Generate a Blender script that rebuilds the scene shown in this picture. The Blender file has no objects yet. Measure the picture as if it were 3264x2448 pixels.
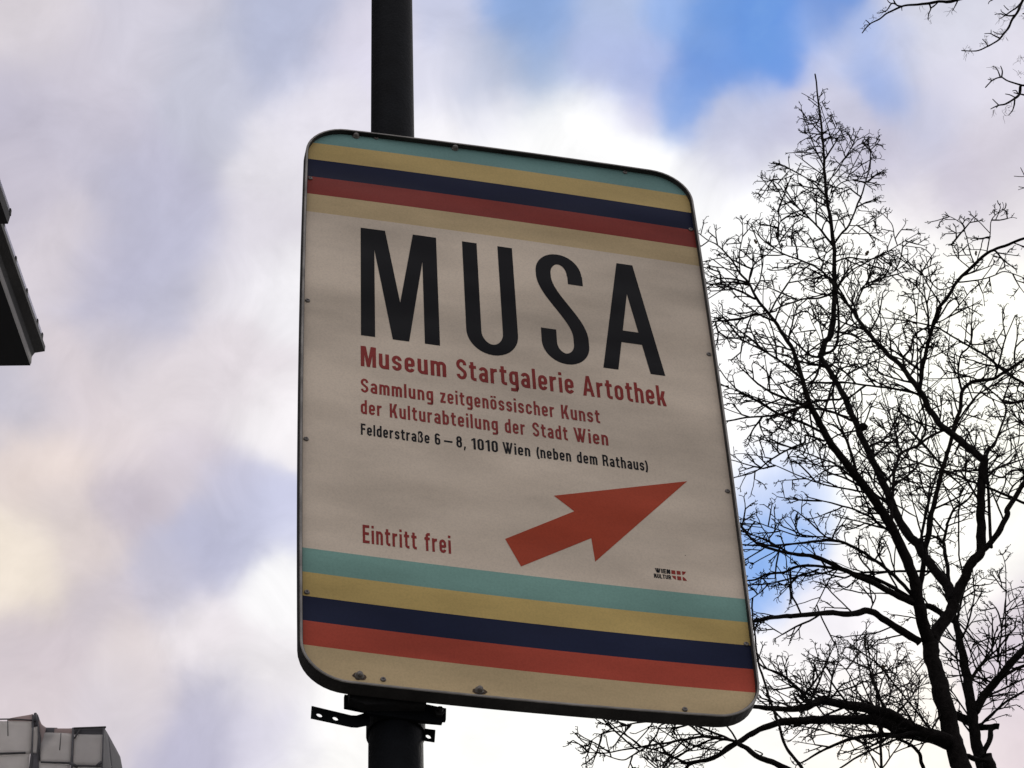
import bpy, bmesh, math, random
import numpy as np
from mathutils import Vector, Matrix, kdtree, noise as mnoise
rng = random.Random(7)
S = bpy.context.scene
col = S.collection

# ------------------------------------------------------------------ camera
# pose solved from the sign board's own rectangle (photo pixels 3264 x 2448)
FPX, PW, PH = 9000.0, 3264, 2448
Rs = np.array([[0.974678, 0.045477, -0.218938], [0.128872, 0.685902, 0.716192], [0.18274, -0.726272, 0.662673]])
Ts = np.array([-0.51514, -0.57063, 7.0048])
UNIT = 0.65                                     # the board is 0.65 m wide
zc = -Rs[:, 1]
yc = np.array([0, 0, 1.0]) - zc[2] * zc; yc /= np.linalg.norm(yc)
xc = np.cross(yc, zc)
W = np.stack([xc, yc, zc])                      # camera axes (x right, y down, z forward) -> world
CAM = np.array([0, 0, 1.62])
cam = bpy.data.cameras.new('camera'); camo = bpy.data.objects.new('camera', cam); col.objects.link(camo)
m3 = np.stack([W[:, 0], -W[:, 1], -W[:, 2]], 1)
camo.matrix_world = Matrix.Translation(Vector(CAM)) @ Matrix(m3.tolist()).to_4x4()
cam.sensor_width = 36; cam.lens = FPX / PW * 36; cam.clip_start = 0.05; cam.clip_end = 3000
S.camera = camo
S.render.engine = 'CYCLES'; S.cycles.max_bounces = 4; S.cycles.diffuse_bounces = 2; S.cycles.glossy_bounces = 2

def ray(px, py):
    """world direction of a photo pixel"""
    return W @ np.array([(px - PW / 2) / FPX, (py - PH / 2) / FPX, 1.0])
def at(px, py, Y):
    """point in the vertical plane Y metres in front of the camera"""
    d = ray(px, py); return CAM + d * (Y / d[1])

# ------------------------------------------------------------------ sky, sun, exposure
S.view_settings.view_transform = 'Standard'; S.view_settings.look = 'None'
S.view_settings.exposure = 0.0; S.view_settings.gamma = 1.0; S.view_settings.use_curve_mapping = False
SUN_EL, SUN_AZ = math.radians(38), math.radians(28)      # behind the board, to the right, behind cloud
world = bpy.data.worlds.new('World'); S.world = world; world.use_nodes = True
nt = world.node_tree; nt.nodes.clear()
def N(t, **k):
    n = nt.nodes.new(t)
    for a, b in k.items(): setattr(n, a, b)
    return n
L = lambda a, b: nt.links.new(a, b)
def lin(c): return tuple(((x / 255) / 12.92 if x / 255 <= .04045 else ((x / 255 + .055) / 1.055) ** 2.4) for x in c)
out = N('ShaderNodeOutputWorld')
sky = N('ShaderNodeTexSky', sky_type='NISHITA', sun_disc=False, sun_elevation=SUN_EL, sun_rotation=SUN_AZ)
sky.air_density = 1.0; sky.dust_density = 0.0; sky.ozone_density = 6
SKY_STRENGTH = 0.15
geo = N('ShaderNodeTexCoord')
wn = N('ShaderNodeTexNoise'); wn.inputs['Scale'].default_value = 22; wn.inputs['Detail'].default_value = 4
wn.inputs['Roughness'].default_value = .55
L(geo.outputs['Generated'], wn.inputs['Vector'])
sb = N('ShaderNodeVectorMath', operation='SUBTRACT'); L(wn.outputs['Color'], sb.inputs[0]); sb.inputs[1].default_value = (.5, .5, .5)
sc = N('ShaderNodeVectorMath', operation='SCALE'); L(sb.outputs[0], sc.inputs[0]); sc.inputs['Scale'].default_value = .027
nd = N('ShaderNodeVectorMath', operation='ADD'); L(geo.outputs['Generated'], nd.inputs[0]); L(sc.outputs[0], nd.inputs[1])
# cloud banks: (x, y, spread, r, g, b, cover); the cloud deck's bright and grey banks and its gaps
CL = [
 (50, 50, 100, 222, 216, 222, 1), (300, 60, 100, 215, 212, 224, 1), (600, 80, 90, 190, 195, 218, 1), (660, 20, 60, 188, 193, 216, 1), (780, 100, 80, 226, 223, 238, 1),
 (700, 250, 80, 236, 233, 242, 1), (20, 250, 90, 203, 199, 214, 1), (170, 140, 80, 214, 209, 220, 1), (200, 250, 100, 208, 204, 218, 1), (330, 380, 100, 198, 197, 216, 1),
 (450, 250, 90, 204, 205, 220, 1), (450, 130, 80, 204, 205, 220, 1), (400, 500, 90, 200, 200, 220, 1), (250, 600, 90, 195, 194, 214, 1), (350, 660, 80, 196, 196, 214, 1),
 (130, 540, 90, 222, 215, 222, 1), (40, 420, 90, 206, 201, 214, 1), (600, 360, 80, 236, 233, 240, 1), (550, 500, 80, 229, 225, 233, 1), (500, 620, 80, 229, 225, 233, 1),
 (600, 650, 80, 248, 246, 250, 1), (280, 740, 80, 212, 206, 214, 1), (30, 870, 80, 200, 198, 211, 1), (150, 840, 90, 224, 215, 220, 1), (350, 830, 90, 230, 222, 226, 1),
 (500, 800, 90, 232, 225, 230, 1), (610, 900, 80, 248, 244, 247, 1), (100, 1000, 90, 236, 223, 218, 1), (250, 940, 80, 230, 220, 222, 1), (130, 1110, 70, 224, 214, 214, 1),
 (270, 1070, 70, 203, 195, 205, 1), (400, 1000, 80, 222, 214, 222, 1), (500, 1080, 70, 206, 206, 226, 1), (440, 1180, 70, 196, 197, 219, 1), (530, 1150, 60, 200, 202, 224, 1),
 (350, 1250, 70, 200, 198, 214, 1), (610, 1120, 60, 214, 216, 238, 1), (40, 1240, 90, 246, 236, 223, 1), (180, 1200, 70, 226, 215, 213, 1), (230, 1310, 80, 212, 204, 211, 1),
 (600, 1290, 80, 256, 255, 256, 1), (450, 1380, 80, 241, 235, 239, 1), (290, 1400, 70, 237, 227, 227, 1), (90, 1400, 90, 216, 206, 212, 1), (80, 1510, 90, 223, 213, 217, 1),
 (290, 1480, 80, 228, 220, 224, 1), (240, 1560, 80, 224, 217, 224, 1), (450, 1550, 80, 200, 198, 215, 1), (390, 1640, 80, 198, 196, 216, 1), (570, 1450, 80, 243, 239, 242, 1),
 (590, 1600, 80, 226, 223, 237, 1), (720, 1620, 100, 256, 254, 252, 1), (1000, 1600, 200, 264, 264, 261, 1), (960, 30, 70, 208, 212, 234, 1), (1150, 30, 80, 152, 180, 226, 0.95),
 (1160, 160, 80, 172, 190, 222, 1), (1043, 180, 70, 192, 200, 222, 1), (1311, 30, 70, 186, 200, 230, 1), (1311, 125, 80, 186, 197, 233, 1), (1400, 170, 70, 182, 196, 236, 1),
 (1460, 20, 60, 168, 194, 240, 0.9), (1073, 260, 60, 240, 239, 248, 1), (960, 180, 70, 226, 226, 240, 1), (1252, 280, 90, 262, 262, 262, 1), (1341, 256, 60, 246, 246, 253, 1),
 (1401, 238, 50, 216, 216, 240, 1), (1430, 335, 80, 262, 262, 262, 1), (1540, 381, 70, 256, 256, 258, 1), (960, 270, 60, 252, 250, 254, 1), (1100, 330, 90, 262, 262, 262, 1),
 (1550, 25, 55, 125, 168, 232, 0.55), (1627, 30, 60, 100, 150, 226, 0.14), (1669, 90, 55, 100, 150, 226, 0.14), (1600, 100, 50, 120, 160, 228, 0.45), (1693, 140, 45, 110, 155, 228, 0.38),
 (1560, 80, 45, 150, 180, 232, 0.7), (1538, 145, 50, 125, 162, 228, 0.5), (1490, 235, 55, 150, 180, 232, 0.75), (1520, 190, 45, 146, 176, 230, 0.7), (1776, 12, 60, 130, 160, 220, 0.5),
 (1735, 65, 50, 168, 190, 236, 0.9), (1776, 131, 50, 208, 212, 236, 1), (1639, 185, 45, 170, 190, 235, 1), (1639, 240, 60, 202, 208, 231, 1), (1570, 275, 60, 206, 210, 231, 1),
 (1580, 333, 70, 207, 207, 226, 1), (1680, 280, 80, 200, 200, 222, 1), (1847, 100, 60, 186, 200, 236, 1), (1877, 167, 50, 166, 186, 232, 1), (1925, 222, 50, 166, 186, 230, 1),
 (1996, 260, 70, 206, 208, 228, 1), (1996, 335, 80, 206, 205, 222, 1), (2086, 387, 80, 217, 211, 225, 1), (1880, 330, 80, 208, 205, 222, 1), (2056, 60, 90, 222, 223, 236, 1),
 (2150, 150, 90, 228, 225, 236, 1), (1930, 120, 60, 206, 211, 234, 1), (2060, 180, 70, 214, 213, 229, 1), (1980, 430, 70, 238, 232, 239, 1), (2180, 320, 90, 220, 215, 226, 1),
 (2190, 470, 80, 236, 231, 236, 1), (1780, 250, 60, 212, 212, 230, 1), (1650, 470, 110, 260, 260, 260, 1), (1930, 520, 80, 262, 260, 260, 1), (1900, 800, 240, 272, 271, 264, 1),
 (2150, 820, 200, 272, 271, 260, 1), (1600, 820, 150, 268, 267, 268, 1), (1700, 1060, 80, 214, 226, 254, 0.8), (1700, 1190, 75, 160, 198, 248, 0.35), (1640, 1290, 60, 155, 195, 248, 0.4),
 (1800, 1340, 110, 250, 246, 254, 1), (2000, 1250, 130, 270, 268, 262, 1), (1700, 1450, 130, 260, 257, 258, 1), (2190, 1430, 110, 228, 218, 228, 1), (2180, 1620, 90, 236, 224, 228, 1),
 (1450, 1600, 200, 270, 268, 262, 1), (1900, 1600, 150, 270, 264, 254, 1),
]
ndn = N('ShaderNodeVectorMath', operation='NORMALIZE'); L(nd.outputs[0], ndn.inputs[0])
acc = accw = accc = None
for (x, y, s, r, g, b, cv) in CL:
    d = ray(x * 1.47559, y * 1.47559); d /= np.linalg.norm(d); k = 2 / (s * .95 / 6100) ** 2
    vd = N('ShaderNodeVectorMath', operation='DOT_PRODUCT'); L(ndn.outputs[0], vd.inputs[0]); vd.inputs[1].default_value = d
    p2 = N('ShaderNodeMath', operation='MULTIPLY_ADD'); L(vd.outputs['Value'], p2.inputs[0]); p2.inputs[1].default_value = k; p2.inputs[2].default_value = -k
    e = N('ShaderNodeMath', operation='EXPONENT'); L(p2.outputs[0], e.inputs[0])
    vs_ = N('ShaderNodeVectorMath', operation='SCALE'); vs_.inputs[0].default_value = tuple(q ** (1.13 if q < .9 else 1) for q in lin((r, g, b))); L(e.outputs[0], vs_.inputs['Scale'])
    v = N('ShaderNodeVectorMath', operation='ADD'); L(vs_.outputs[0], v.inputs[0])
    w = N('ShaderNodeMath', operation='ADD'); L(e.outputs[0], w.inputs[0])
    c = N('ShaderNodeMath', operation='MULTIPLY_ADD'); L(e.outputs[0], c.inputs[0]); c.inputs[1].default_value = cv
    if acc is None: v.inputs[1].default_value = (0, 0, 0); w.inputs[1].default_value = 0; c.inputs[2].default_value = 0
    else: L(acc.outputs[0], v.inputs[1]); L(accw.outputs[0], w.inputs[1]); L(accc.outputs[0], c.inputs[2])
    acc, accw, accc = v, w, c
# the rest of the deck: broken grey-white cloud of the same kind
bn = N('ShaderNodeTexNoise'); bn.inputs['Scale'].default_value = 5; bn.inputs['Detail'].default_value = 5
L(geo.outputs['Generated'], bn.inputs['Vector'])
br = N('ShaderNodeValToRGB'); L(bn.outputs['Fac'], br.inputs['Fac'])
br.color_ramp.elements[0].position = .36; br.color_ramp.elements[0].color = (*lin((188, 188, 204)), 1)
br.color_ramp.elements[1].position = .62; br.color_ramp.elements[1].color = (*lin((238, 233, 232)), 1)
BW = .01
bs = N('ShaderNodeVectorMath', operation='SCALE'); L(br.outputs['Color'], bs.inputs[0]); bs.inputs['Scale'].default_value = BW
a1 = N('ShaderNodeVectorMath', operation='ADD'); L(acc.outputs[0], a1.inputs[0]); L(bs.outputs[0], a1.inputs[1])
a2 = N('ShaderNodeMath', operation='ADD'); L(accw.outputs[0], a2.inputs[0]); a2.inputs[1].default_value = BW
a3 = N('ShaderNodeMath', operation='ADD'); L(accc.outputs[0], a3.inputs[0]); a3.inputs[1].default_value = BW
inv = N('ShaderNodeMath', operation='DIVIDE'); inv.inputs[0].default_value = 1; L(a2.outputs[0], inv.inputs[1])
cc = N('ShaderNodeVectorMath', operation='SCALE'); L(a1.outputs[0], cc.inputs[0]); L(inv.outputs[0], cc.inputs['Scale'])
cov0 = N('ShaderNodeMath', operation='MULTIPLY'); L(a3.outputs[0], cov0.inputs[0]); L(inv.outputs[0], cov0.inputs[1])
# veils of thin cloud drift across the gaps
vn = N('ShaderNodeTexNoise'); vn.inputs['Scale'].default_value = 60; vn.inputs['Detail'].default_value = 7; vn.inputs['Roughness'].default_value = .6; vn.inputs['Distortion'].default_value = .4
L(geo.outputs['Generated'], vn.inputs['Vector'])
vm = N('ShaderNodeMapRange'); L(vn.outputs['Fac'], vm.inputs['Value']); vm.inputs['From Min'].default_value = .35; vm.inputs['From Max'].default_value = .68; vm.inputs['To Min'].default_value = -.2; vm.inputs['To Max'].default_value = .5
open_ = N('ShaderNodeMath', operation='SUBTRACT', use_clamp=True); open_.inputs[0].default_value = 1; L(cov0.outputs[0], open_.inputs[1])
cover = N('ShaderNodeMath', operation='MULTIPLY_ADD', use_clamp=True); L(vm.outputs[0], cover.inputs[0]); L(open_.outputs[0], cover.inputs[1]); L(cov0.outputs[0], cover.inputs[2])
# fine wisps
fn = N('ShaderNodeTexNoise'); fn.inputs['Scale'].default_value = 34; fn.inputs['Detail'].default_value = 8; fn.inputs['Roughness'].default_value = .6
fn.inputs['Distortion'].default_value = .6; L(geo.outputs['Generated'], fn.inputs['Vector'])
fm = N('ShaderNodeMapRange'); L(fn.outputs['Fac'], fm.inputs['Value'])
fm.inputs['From Min'].default_value = .3; fm.inputs['From Max'].default_value = .7; fm.inputs['To Min'].default_value = .90; fm.inputs['To Max'].default_value = 1.05
cw = N('ShaderNodeVectorMath', operation='SCALE'); L(cc.outputs[0], cw.inputs[0]); L(fm.outputs[0], cw.inputs['Scale'])
ss = N('ShaderNodeVectorMath', operation='SCALE'); L(sky.outputs['Color'], ss.inputs[0]); ss.inputs['Scale'].default_value = 1.3
# cover -> mix ; both sides are divided by the background strength
cs = N('ShaderNodeVectorMath', operation='SCALE'); L(cw.outputs[0], cs.inputs[0]); cs.inputs['Scale'].default_value = 1.0 / SKY_STRENGTH
mx = N('ShaderNodeMix', data_type='RGBA'); L(cover.outputs[0], mx.inputs['Factor']); L(ss.outputs[0], mx.inputs[6]); L(cs.outputs[0], mx.inputs[7])
bg = N('ShaderNodeBackground'); bg.inputs['Strength'].default_value = SKY_STRENGTH
L(mx.outputs[2], bg.inputs['Color']); L(bg.outputs[0], out.inputs['Surface'])
try: world.cycles.sampling_method = 'MANUAL'; world.cycles.sample_map_resolution = 512
except Exception: pass
sd = bpy.data.lights.new('sun', 'SUN'); sd.energy = 0.55; sd.angle = math.radians(14); sd.color = (1, .95, .88)
so = bpy.data.objects.new('sun', sd); col.objects.link(so)
sdir = Vector((math.sin(SUN_AZ) * math.cos(SUN_EL), math.cos(SUN_AZ) * math.cos(SUN_EL), math.sin(SUN_EL)))
so.rotation_euler = sdir.to_track_quat('Z', 'Y').to_euler(); so.location = (0, 0, 60)

# ------------------------------------------------------------------ helpers
def mat(name, c, rough=.6, metal=0, spec=.5, var=.0, vscale=8, bump=0, bscale=40, c2=None, detail=5):
    m = bpy.data.materials.new(name); m.use_nodes = True; t = m.node_tree; p = t.nodes['Principled BSDF']
    p.inputs['Base Color'].default_value = (*c, 1); p.inputs['Roughness'].default_value = rough
    p.inputs['Metallic'].default_value = metal; p.inputs['Specular IOR Level'].default_value = spec
    tc = t.nodes.new('ShaderNodeTexCoord')
    if var or c2:
        n = t.nodes.new('ShaderNodeTexNoise'); n.inputs['Scale'].default_value = vscale; n.inputs['Detail'].default_value = detail
        t.links.new(tc.outputs['Object'], n.inputs['Vector'])
        r = t.nodes.new('ShaderNodeValToRGB'); t.links.new(n.outputs['Fac'], r.inputs['Fac'])
        lo = tuple(x * (1 - var) for x in c); hi = c2 if c2 else tuple(min(1, x * (1 + var)) for x in c)
        r.color_ramp.elements[0].position = .3; r.color_ramp.elements[0].color = (*lo, 1)
        r.color_ramp.elements[1].position = .7; r.color_ramp.elements[1].color = (*hi, 1)
        t.links.new(r.outputs['Color'], p.inputs['Base Color'])
    if bump:
        n = t.nodes.new('ShaderNodeTexNoise'); n.inputs['Scale'].default_value = bscale; n.inputs['Detail'].default_value = 6
        t.links.new(tc.outputs['Object'], n.inputs['Vector'])
        b = t.nodes.new('ShaderNodeBump'); b.inputs['Strength'].default_value = bump; b.inputs['Distance'].default_value = .02
        t.links.new(n.outputs['Fac'], b.inputs['Height']); t.links.new(b.outputs['Normal'], p.inputs['Normal'])
    return m
def link(name, me, m=None, parent=None, smooth=False):
    o = bpy.data.objects.new(name, me); col.objects.link(o)
    if m is not None and not me.materials: me.materials.append(m)
    if smooth:
        me.polygons.foreach_set('use_smooth', [True] * len(me.polygons))
    if parent is not None: o.parent = parent
    return o
def mesh(name, vs, fs, m=None, parent=None, smooth=False, fix=True):
    me = bpy.data.meshes.new(name); me.from_pydata([tuple(map(float, v)) for v in vs], [], [tuple(f) for f in fs])
    if fix:
        b = bmesh.new(); b.from_mesh(me); bmesh.ops.recalc_face_normals(b, faces=b.faces); b.to_mesh(me); b.free()
    me.update(); return link(name, me, m, parent, smooth)
def thing(name, label, cat, loc=(0, 0, 0), group=None):
    o = bpy.data.objects.new(name, None); col.objects.link(o); o.location = tuple(map(float, loc)); o.empty_display_size = .3
    o['label'] = label; o['category'] = cat
    if group: o['group'] = group
    bpy.context.view_layer.update(); return o
def sub(vs, base): return [np.asarray(v, float) - np.asarray(base, float) for v in vs]
def box8(p, ax, ay, az):
    """solid from corner p and three edge vectors"""
    p, ax, ay, az = map(lambda q: np.asarray(q, float), (p, ax, ay, az))
    v = [p, p + ax, p + ax + ay, p + ay]; v += [q + az for q in v]
    return v, [(0, 1, 2, 3), (4, 5, 6, 7), (0, 1, 5, 4), (1, 2, 6, 5), (2, 3, 7, 6), (3, 0, 4, 7)]
def merge(parts):
    V, F = [], []
    for v, f in parts:
        o = len(V); V += list(v); F += [tuple(i + o for i in q) for q in f]
    return V, F
def frame_of(d):
    d = d / (np.linalg.norm(d) + 1e-12); a = np.array([0, 0, 1.]) if abs(d[2]) < .9 else np.array([1., 0, 0])
    u = np.cross(a, d); u /= np.linalg.norm(u); return u, np.cross(d, u)
def tube(pts, rad, n=8, cap=True, rough=0, seed=0):
    pts = [np.asarray(p, float) for p in pts]; V, F = [], []; u = None
    for i, p in enumerate(pts):
        d = pts[min(i + 1, len(pts) - 1)] - pts[max(i - 1, 0)]
        if u is None: u, w = frame_of(d)
        else:
            d = d / (np.linalg.norm(d) + 1e-12); u = u - d * (u @ d); u /= np.linalg.norm(u) + 1e-12; w = np.cross(d, u)
        for k in range(n):
            a = 2 * math.pi * k / n; r = rad[i]
            if rough: r *= 1 + rough * mnoise.noise(Vector((k * 1.7 + seed, i * .6, seed * 3.1)))
            V.append(p + r * (math.cos(a) * u + math.sin(a) * w))
    for i in range(len(pts) - 1):
        for k in range(n):
            F.append((i * n + k, i * n + (k + 1) % n, (i + 1) * n + (k + 1) % n, (i + 1) * n + k))
    if cap: F.append(tuple(range(n))[::-1]); F.append(tuple((len(pts) - 1) * n + k for k in range(n)))
    return V, F

# ------------------------------------------------------------------ the ground
asph = mat('asphalt', (.055, .055, .058), .9, var=.3, vscale=3, bump=.4, bscale=60)
conc = mat('pavement_concrete', (.24, .23, .21), .85, var=.2, vscale=2, bump=.2)
G = mesh('ground', [(-400, -400, 0), (400, -400, 0), (400, 400, 0), (-400, 400, 0)], [(0, 1, 2, 3)], mat('ground_earth', (.12, .115, .1), .95, var=.3, vscale=.4))
G['kind'] = 'structure'
v, f = box8((-9, -120, .0), (8.2, 0, 0), (0, 240, 0), (0, 0, .02)); o = mesh('road', v, f, asph); o['kind'] = 'structure'
v, f = box8((-.8, -120, 0), (5.2, 0, 0), (0, 240, 0), (0, 0, .13)); o = mesh('pavement', v, f, conc); o['kind'] = 'structure'
v, f = box8((-12.6, -120, 0), (3.6, 0, 0), (0, 240, 0), (0, 0, .13)); o = mesh('pavement', v, f, conc); o['kind'] = 'structure'

# ------------------------------------------------------------------ sign board space
WX, WY = None, None
WARP = [[0.010884, -0.044177, -0.014952, 0.062127, 0.035035, 0.009432, -0.036089, -0.010934, -0.017994, -0.000164],
        [0.01617, -0.030777, -0.043764, 0.025615, 0.051645, 0.043154, -0.000451, -0.035786, -0.010683, -0.018295]]
def warp(u, v):
    # the sheet is very slightly barrel-shaped
    b = (1, u, v, u * u, u * v, v * v, u ** 3, u * u * v, u * v * v, v ** 3)
    return u + sum(p * q for p, q in zip(WARP[0], b)), v + sum(p * q for p, q in zip(WARP[1], b))
SO = CAM + W @ Ts * UNIT                        # board origin in the world
SR = W @ Rs * UNIT                              # board axes (u right, v down, w away)
def sg(u, v, n=0.0, flat=False):
    """point on the board: n = metres towards the viewer"""
    if not flat: u, v = warp(u, v)
    return SO + SR @ np.array([u, v, 0]) - SR[:, 2] / UNIT * n
NRM = -SR[:, 2] / UNIT
def on_plane(px, py, n):
    """where a pixel's ray meets the plane parallel to the board, n metres in front of it"""
    d = ray(px, py); P0 = SO + NRM * n
    return CAM + d * ((P0 - CAM) @ NRM) / (d @ NRM)

# ---- post
metal_dark = mat('dark_painted_steel', (.0055, .0065, .008), .6, spec=.07, var=.35, vscale=30, bump=.12, bscale=200)
galv = mat('weathered_steel', (.022, .022, .022), .6, metal=.2, spec=.2, var=.35, vscale=40, bump=.1, bscale=150)
alu = mat('aluminium_edge', (.28, .265, .24), .5, spec=.4, var=.4, vscale=25, bump=.05, bscale=120)
frame_m = mat('frame_side', (.040, .038, .036), .7, spec=.2, var=.5, vscale=18, bump=.1, bscale=120)
PN = -.075
pa, pb = on_plane(1249, 0, PN), on_plane(1262, 2448, PN)
ra = np.linalg.norm(pa - CAM) * 129 / FPX / 2; rb = np.linalg.norm(pb - CAM) * 176 / FPX / 2
pd = (pa - pb) / np.linalg.norm(pa - pb)
rslope = (ra - rb) / np.linalg.norm(pa - pb)
foot = pb - pd * ((pb[2] - .13) / pd[2]); top = pa + pd * 1.6
R_at = lambda P: rb + rslope * np.dot(P - pb, pd)
r_foot = min(.06, R_at(foot))
post = thing('sign_post', 'tall round dark steel post carrying the museum sign', 'post', foot)
v, f = tube(sub([foot, pb, pa, top], foot), [r_foot, rb, ra, R_at(top)], 40)
mesh('pole', v, f, metal_dark, post, smooth=True)
v, f = tube(sub([top, top + pd * .02, top + pd * .05], foot), [R_at(top) * 1.05, R_at(top) * 1.05, .004], 32); mesh('pole_cap', v, f, metal_dark, post, smooth=True)
v, f = tube(sub([foot, foot + [0, 0, .015]], foot), [.13, .13], 32); mesh('base_plate', v, f, galv, post)
for k in range(4):
    a = k * math.pi / 2 + .6; q = foot + [.1 * math.cos(a), .1 * math.sin(a), .015]
    v, f = tube(sub([q, q + [0, 0, .018]], foot), [.012, .012], 6); mesh('bolt', v, f, galv, post)

# ---- sign board
sign = thing('museum_sign', 'rounded beige museum direction sign with striped bands and red arrow on post', 'sign', sg(.5, 1.73, -.02))
SB = np.array(sign.location)
def rrect(u0, v0, u1, v1, r, n=10, edge=14):
    """rounded rectangle as a closed loop, with points along the straight sides"""
    P = []
    cs_ = [(u1 - r, v0 + r, -90), (u1 - r, v1 - r, 0), (u0 + r, v1 - r, 90), (u0 + r, v0 + r, 180)]
    for i, (cx, cy, a0) in enumerate(cs_):
        for k in range(n + 1):
            a = math.radians(a0 + 90 * k / n); P.append((cx + r * math.cos(a), cy + r * math.sin(a)))
        nx, ny, na = cs_[(i + 1) % 4]; an = math.radians(na)
        q = (nx + r * math.cos(an), ny + r * math.sin(an)); p = P[-1]
        for k in range(1, edge): P.append((p[0] + (q[0] - p[0]) * k / edge, p[1] + (q[1] - p[1]) * k / edge))
    return P
TILT = -.016
def skew(u, v): return u, v + TILT * (u - .5)
U0, V0, U1, V1, RR = -.003, -.1275, 1.003, 1.7255, .1
lipd, bodyd = .0085, .017
loops = []
for off, n in ((0, -.002), (0, lipd - .001), (.0012, lipd), (.0052, lipd), (.0066, lipd - .0012), (.0066, -bodyd + .002), (.0046, -bodyd)):
    loops.append([sg(*skew(u, v), n) for u, v in rrect(U0 - off, V0 - off, U1 + off, V1 + off, RR + off)])
nl = len(loops[0]); V = [p for l in loops for p in l]; F = []
for i in range(len(loops) - 1):
    for k in range(nl): F.append((i * nl + k, i * nl + (k + 1) % nl, (i + 1) * nl + (k + 1) % nl, (i + 1) * nl + k))
fr_o = mesh('frame', sub(V, SB), F, frame_m, sign, fix=True)
fr_o.data.materials.append(alu)
for pi in range(2 * nl, 4 * nl): fr_o.data.polygons[pi].material_index = 1
bl = [sg(*skew(u, v), -bodyd + .0004) for u, v in rrect(U0 - .0046, V0 - .0046, U1 + .0046, V1 + .0046, RR)]
mesh('back_panel', sub(bl, SB), [tuple(range(len(bl)))], galv, sign)

def face_mat(name, c, dirt_light=.30):
    """printed, semi-matt sheet: soft diagonal light bands painted into the colour, weathering, and gentle waves in the sheet"""
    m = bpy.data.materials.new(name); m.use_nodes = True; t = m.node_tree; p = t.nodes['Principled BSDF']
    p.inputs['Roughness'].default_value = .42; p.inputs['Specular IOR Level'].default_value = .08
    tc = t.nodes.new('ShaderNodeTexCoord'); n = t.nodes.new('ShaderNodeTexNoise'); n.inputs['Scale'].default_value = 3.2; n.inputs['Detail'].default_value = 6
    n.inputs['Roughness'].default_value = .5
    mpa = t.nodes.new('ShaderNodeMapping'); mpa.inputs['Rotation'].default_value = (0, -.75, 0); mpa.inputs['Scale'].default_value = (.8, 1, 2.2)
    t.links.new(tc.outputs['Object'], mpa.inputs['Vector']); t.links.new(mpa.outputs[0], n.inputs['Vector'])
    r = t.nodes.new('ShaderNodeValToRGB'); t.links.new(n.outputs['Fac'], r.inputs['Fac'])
    r.color_ramp.elements[0].position = .32; r.color_ramp.elements[0].color = (*[x * (1 - dirt_light) for x in c], 1)  # dirt plus soft bands of reflected cloud light, painted into the colour
    r.color_ramp.elements[1].position = .64; r.color_ramp.elements[1].color = (*[min(1, x * (1 + dirt_light * .45)) for x in c], 1)
    # fine speckle of city dirt
    n2 = t.nodes.new('ShaderNodeTexNoise'); n2.inputs['Scale'].default_value = 330; n2.inputs['Detail'].default_value = 3
    t.links.new(tc.outputs['Object'], n2.inputs['Vector'])
    r2 = t.nodes.new('ShaderNodeMapRange'); t.links.new(n2.outputs['Fac'], r2.inputs['Value'])
    r2.inputs['From Min'].default_value = .3; r2.inputs['From Max'].default_value = .6; r2.inputs['To Min'].default_value = .90; r2.inputs['To Max'].default_value = 1
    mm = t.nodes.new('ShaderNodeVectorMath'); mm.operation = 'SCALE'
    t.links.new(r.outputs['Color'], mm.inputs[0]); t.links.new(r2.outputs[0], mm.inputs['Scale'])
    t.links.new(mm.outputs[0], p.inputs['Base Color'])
    mp = t.nodes.new('ShaderNodeMapping'); mp.inputs['Rotation'].default_value = (0, .7, 0); mp.inputs['Scale'].default_value = (1, 1, 2.4)
    t.links.new(tc.outputs['Object'], mp.inputs['Vector'])
    n3 = t.nodes.new('ShaderNodeTexNoise'); n3.inputs['Scale'].default_value = 1.5; n3.inputs['Detail'].default_value = 2
    t.links.new(mp.outputs[0], n3.inputs['Vector'])
    b = t.nodes.new('ShaderNodeBump'); b.inputs['Strength'].default_value = .7; b.inputs['Distance'].default_value = .06
    t.links.new(n3.outputs['Fac'], b.inputs['Height']); t.links.new(b.outputs['Normal'], p.inputs['Normal'])
    return m
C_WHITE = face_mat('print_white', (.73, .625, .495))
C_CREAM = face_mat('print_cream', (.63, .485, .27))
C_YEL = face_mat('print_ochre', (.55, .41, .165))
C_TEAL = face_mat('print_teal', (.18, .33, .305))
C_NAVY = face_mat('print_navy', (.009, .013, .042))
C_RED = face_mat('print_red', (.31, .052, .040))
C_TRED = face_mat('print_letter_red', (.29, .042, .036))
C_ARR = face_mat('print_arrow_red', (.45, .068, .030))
C_TEAL2 = face_mat('print_teal_lit', (.23, .42, .36))  # lower stripes: same paints as above with extra light put into the colour
C_YEL2 = face_mat('print_ochre_lit', (.68, .50, .18))
C_RED2 = face_mat('print_red_lit', (.52, .085, .05))
C_NAVY2 = face_mat('print_navy_lit', (.014, .020, .055))
C_BLK = face_mat('print_black', (.008, .008, .0095), .2)
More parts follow.
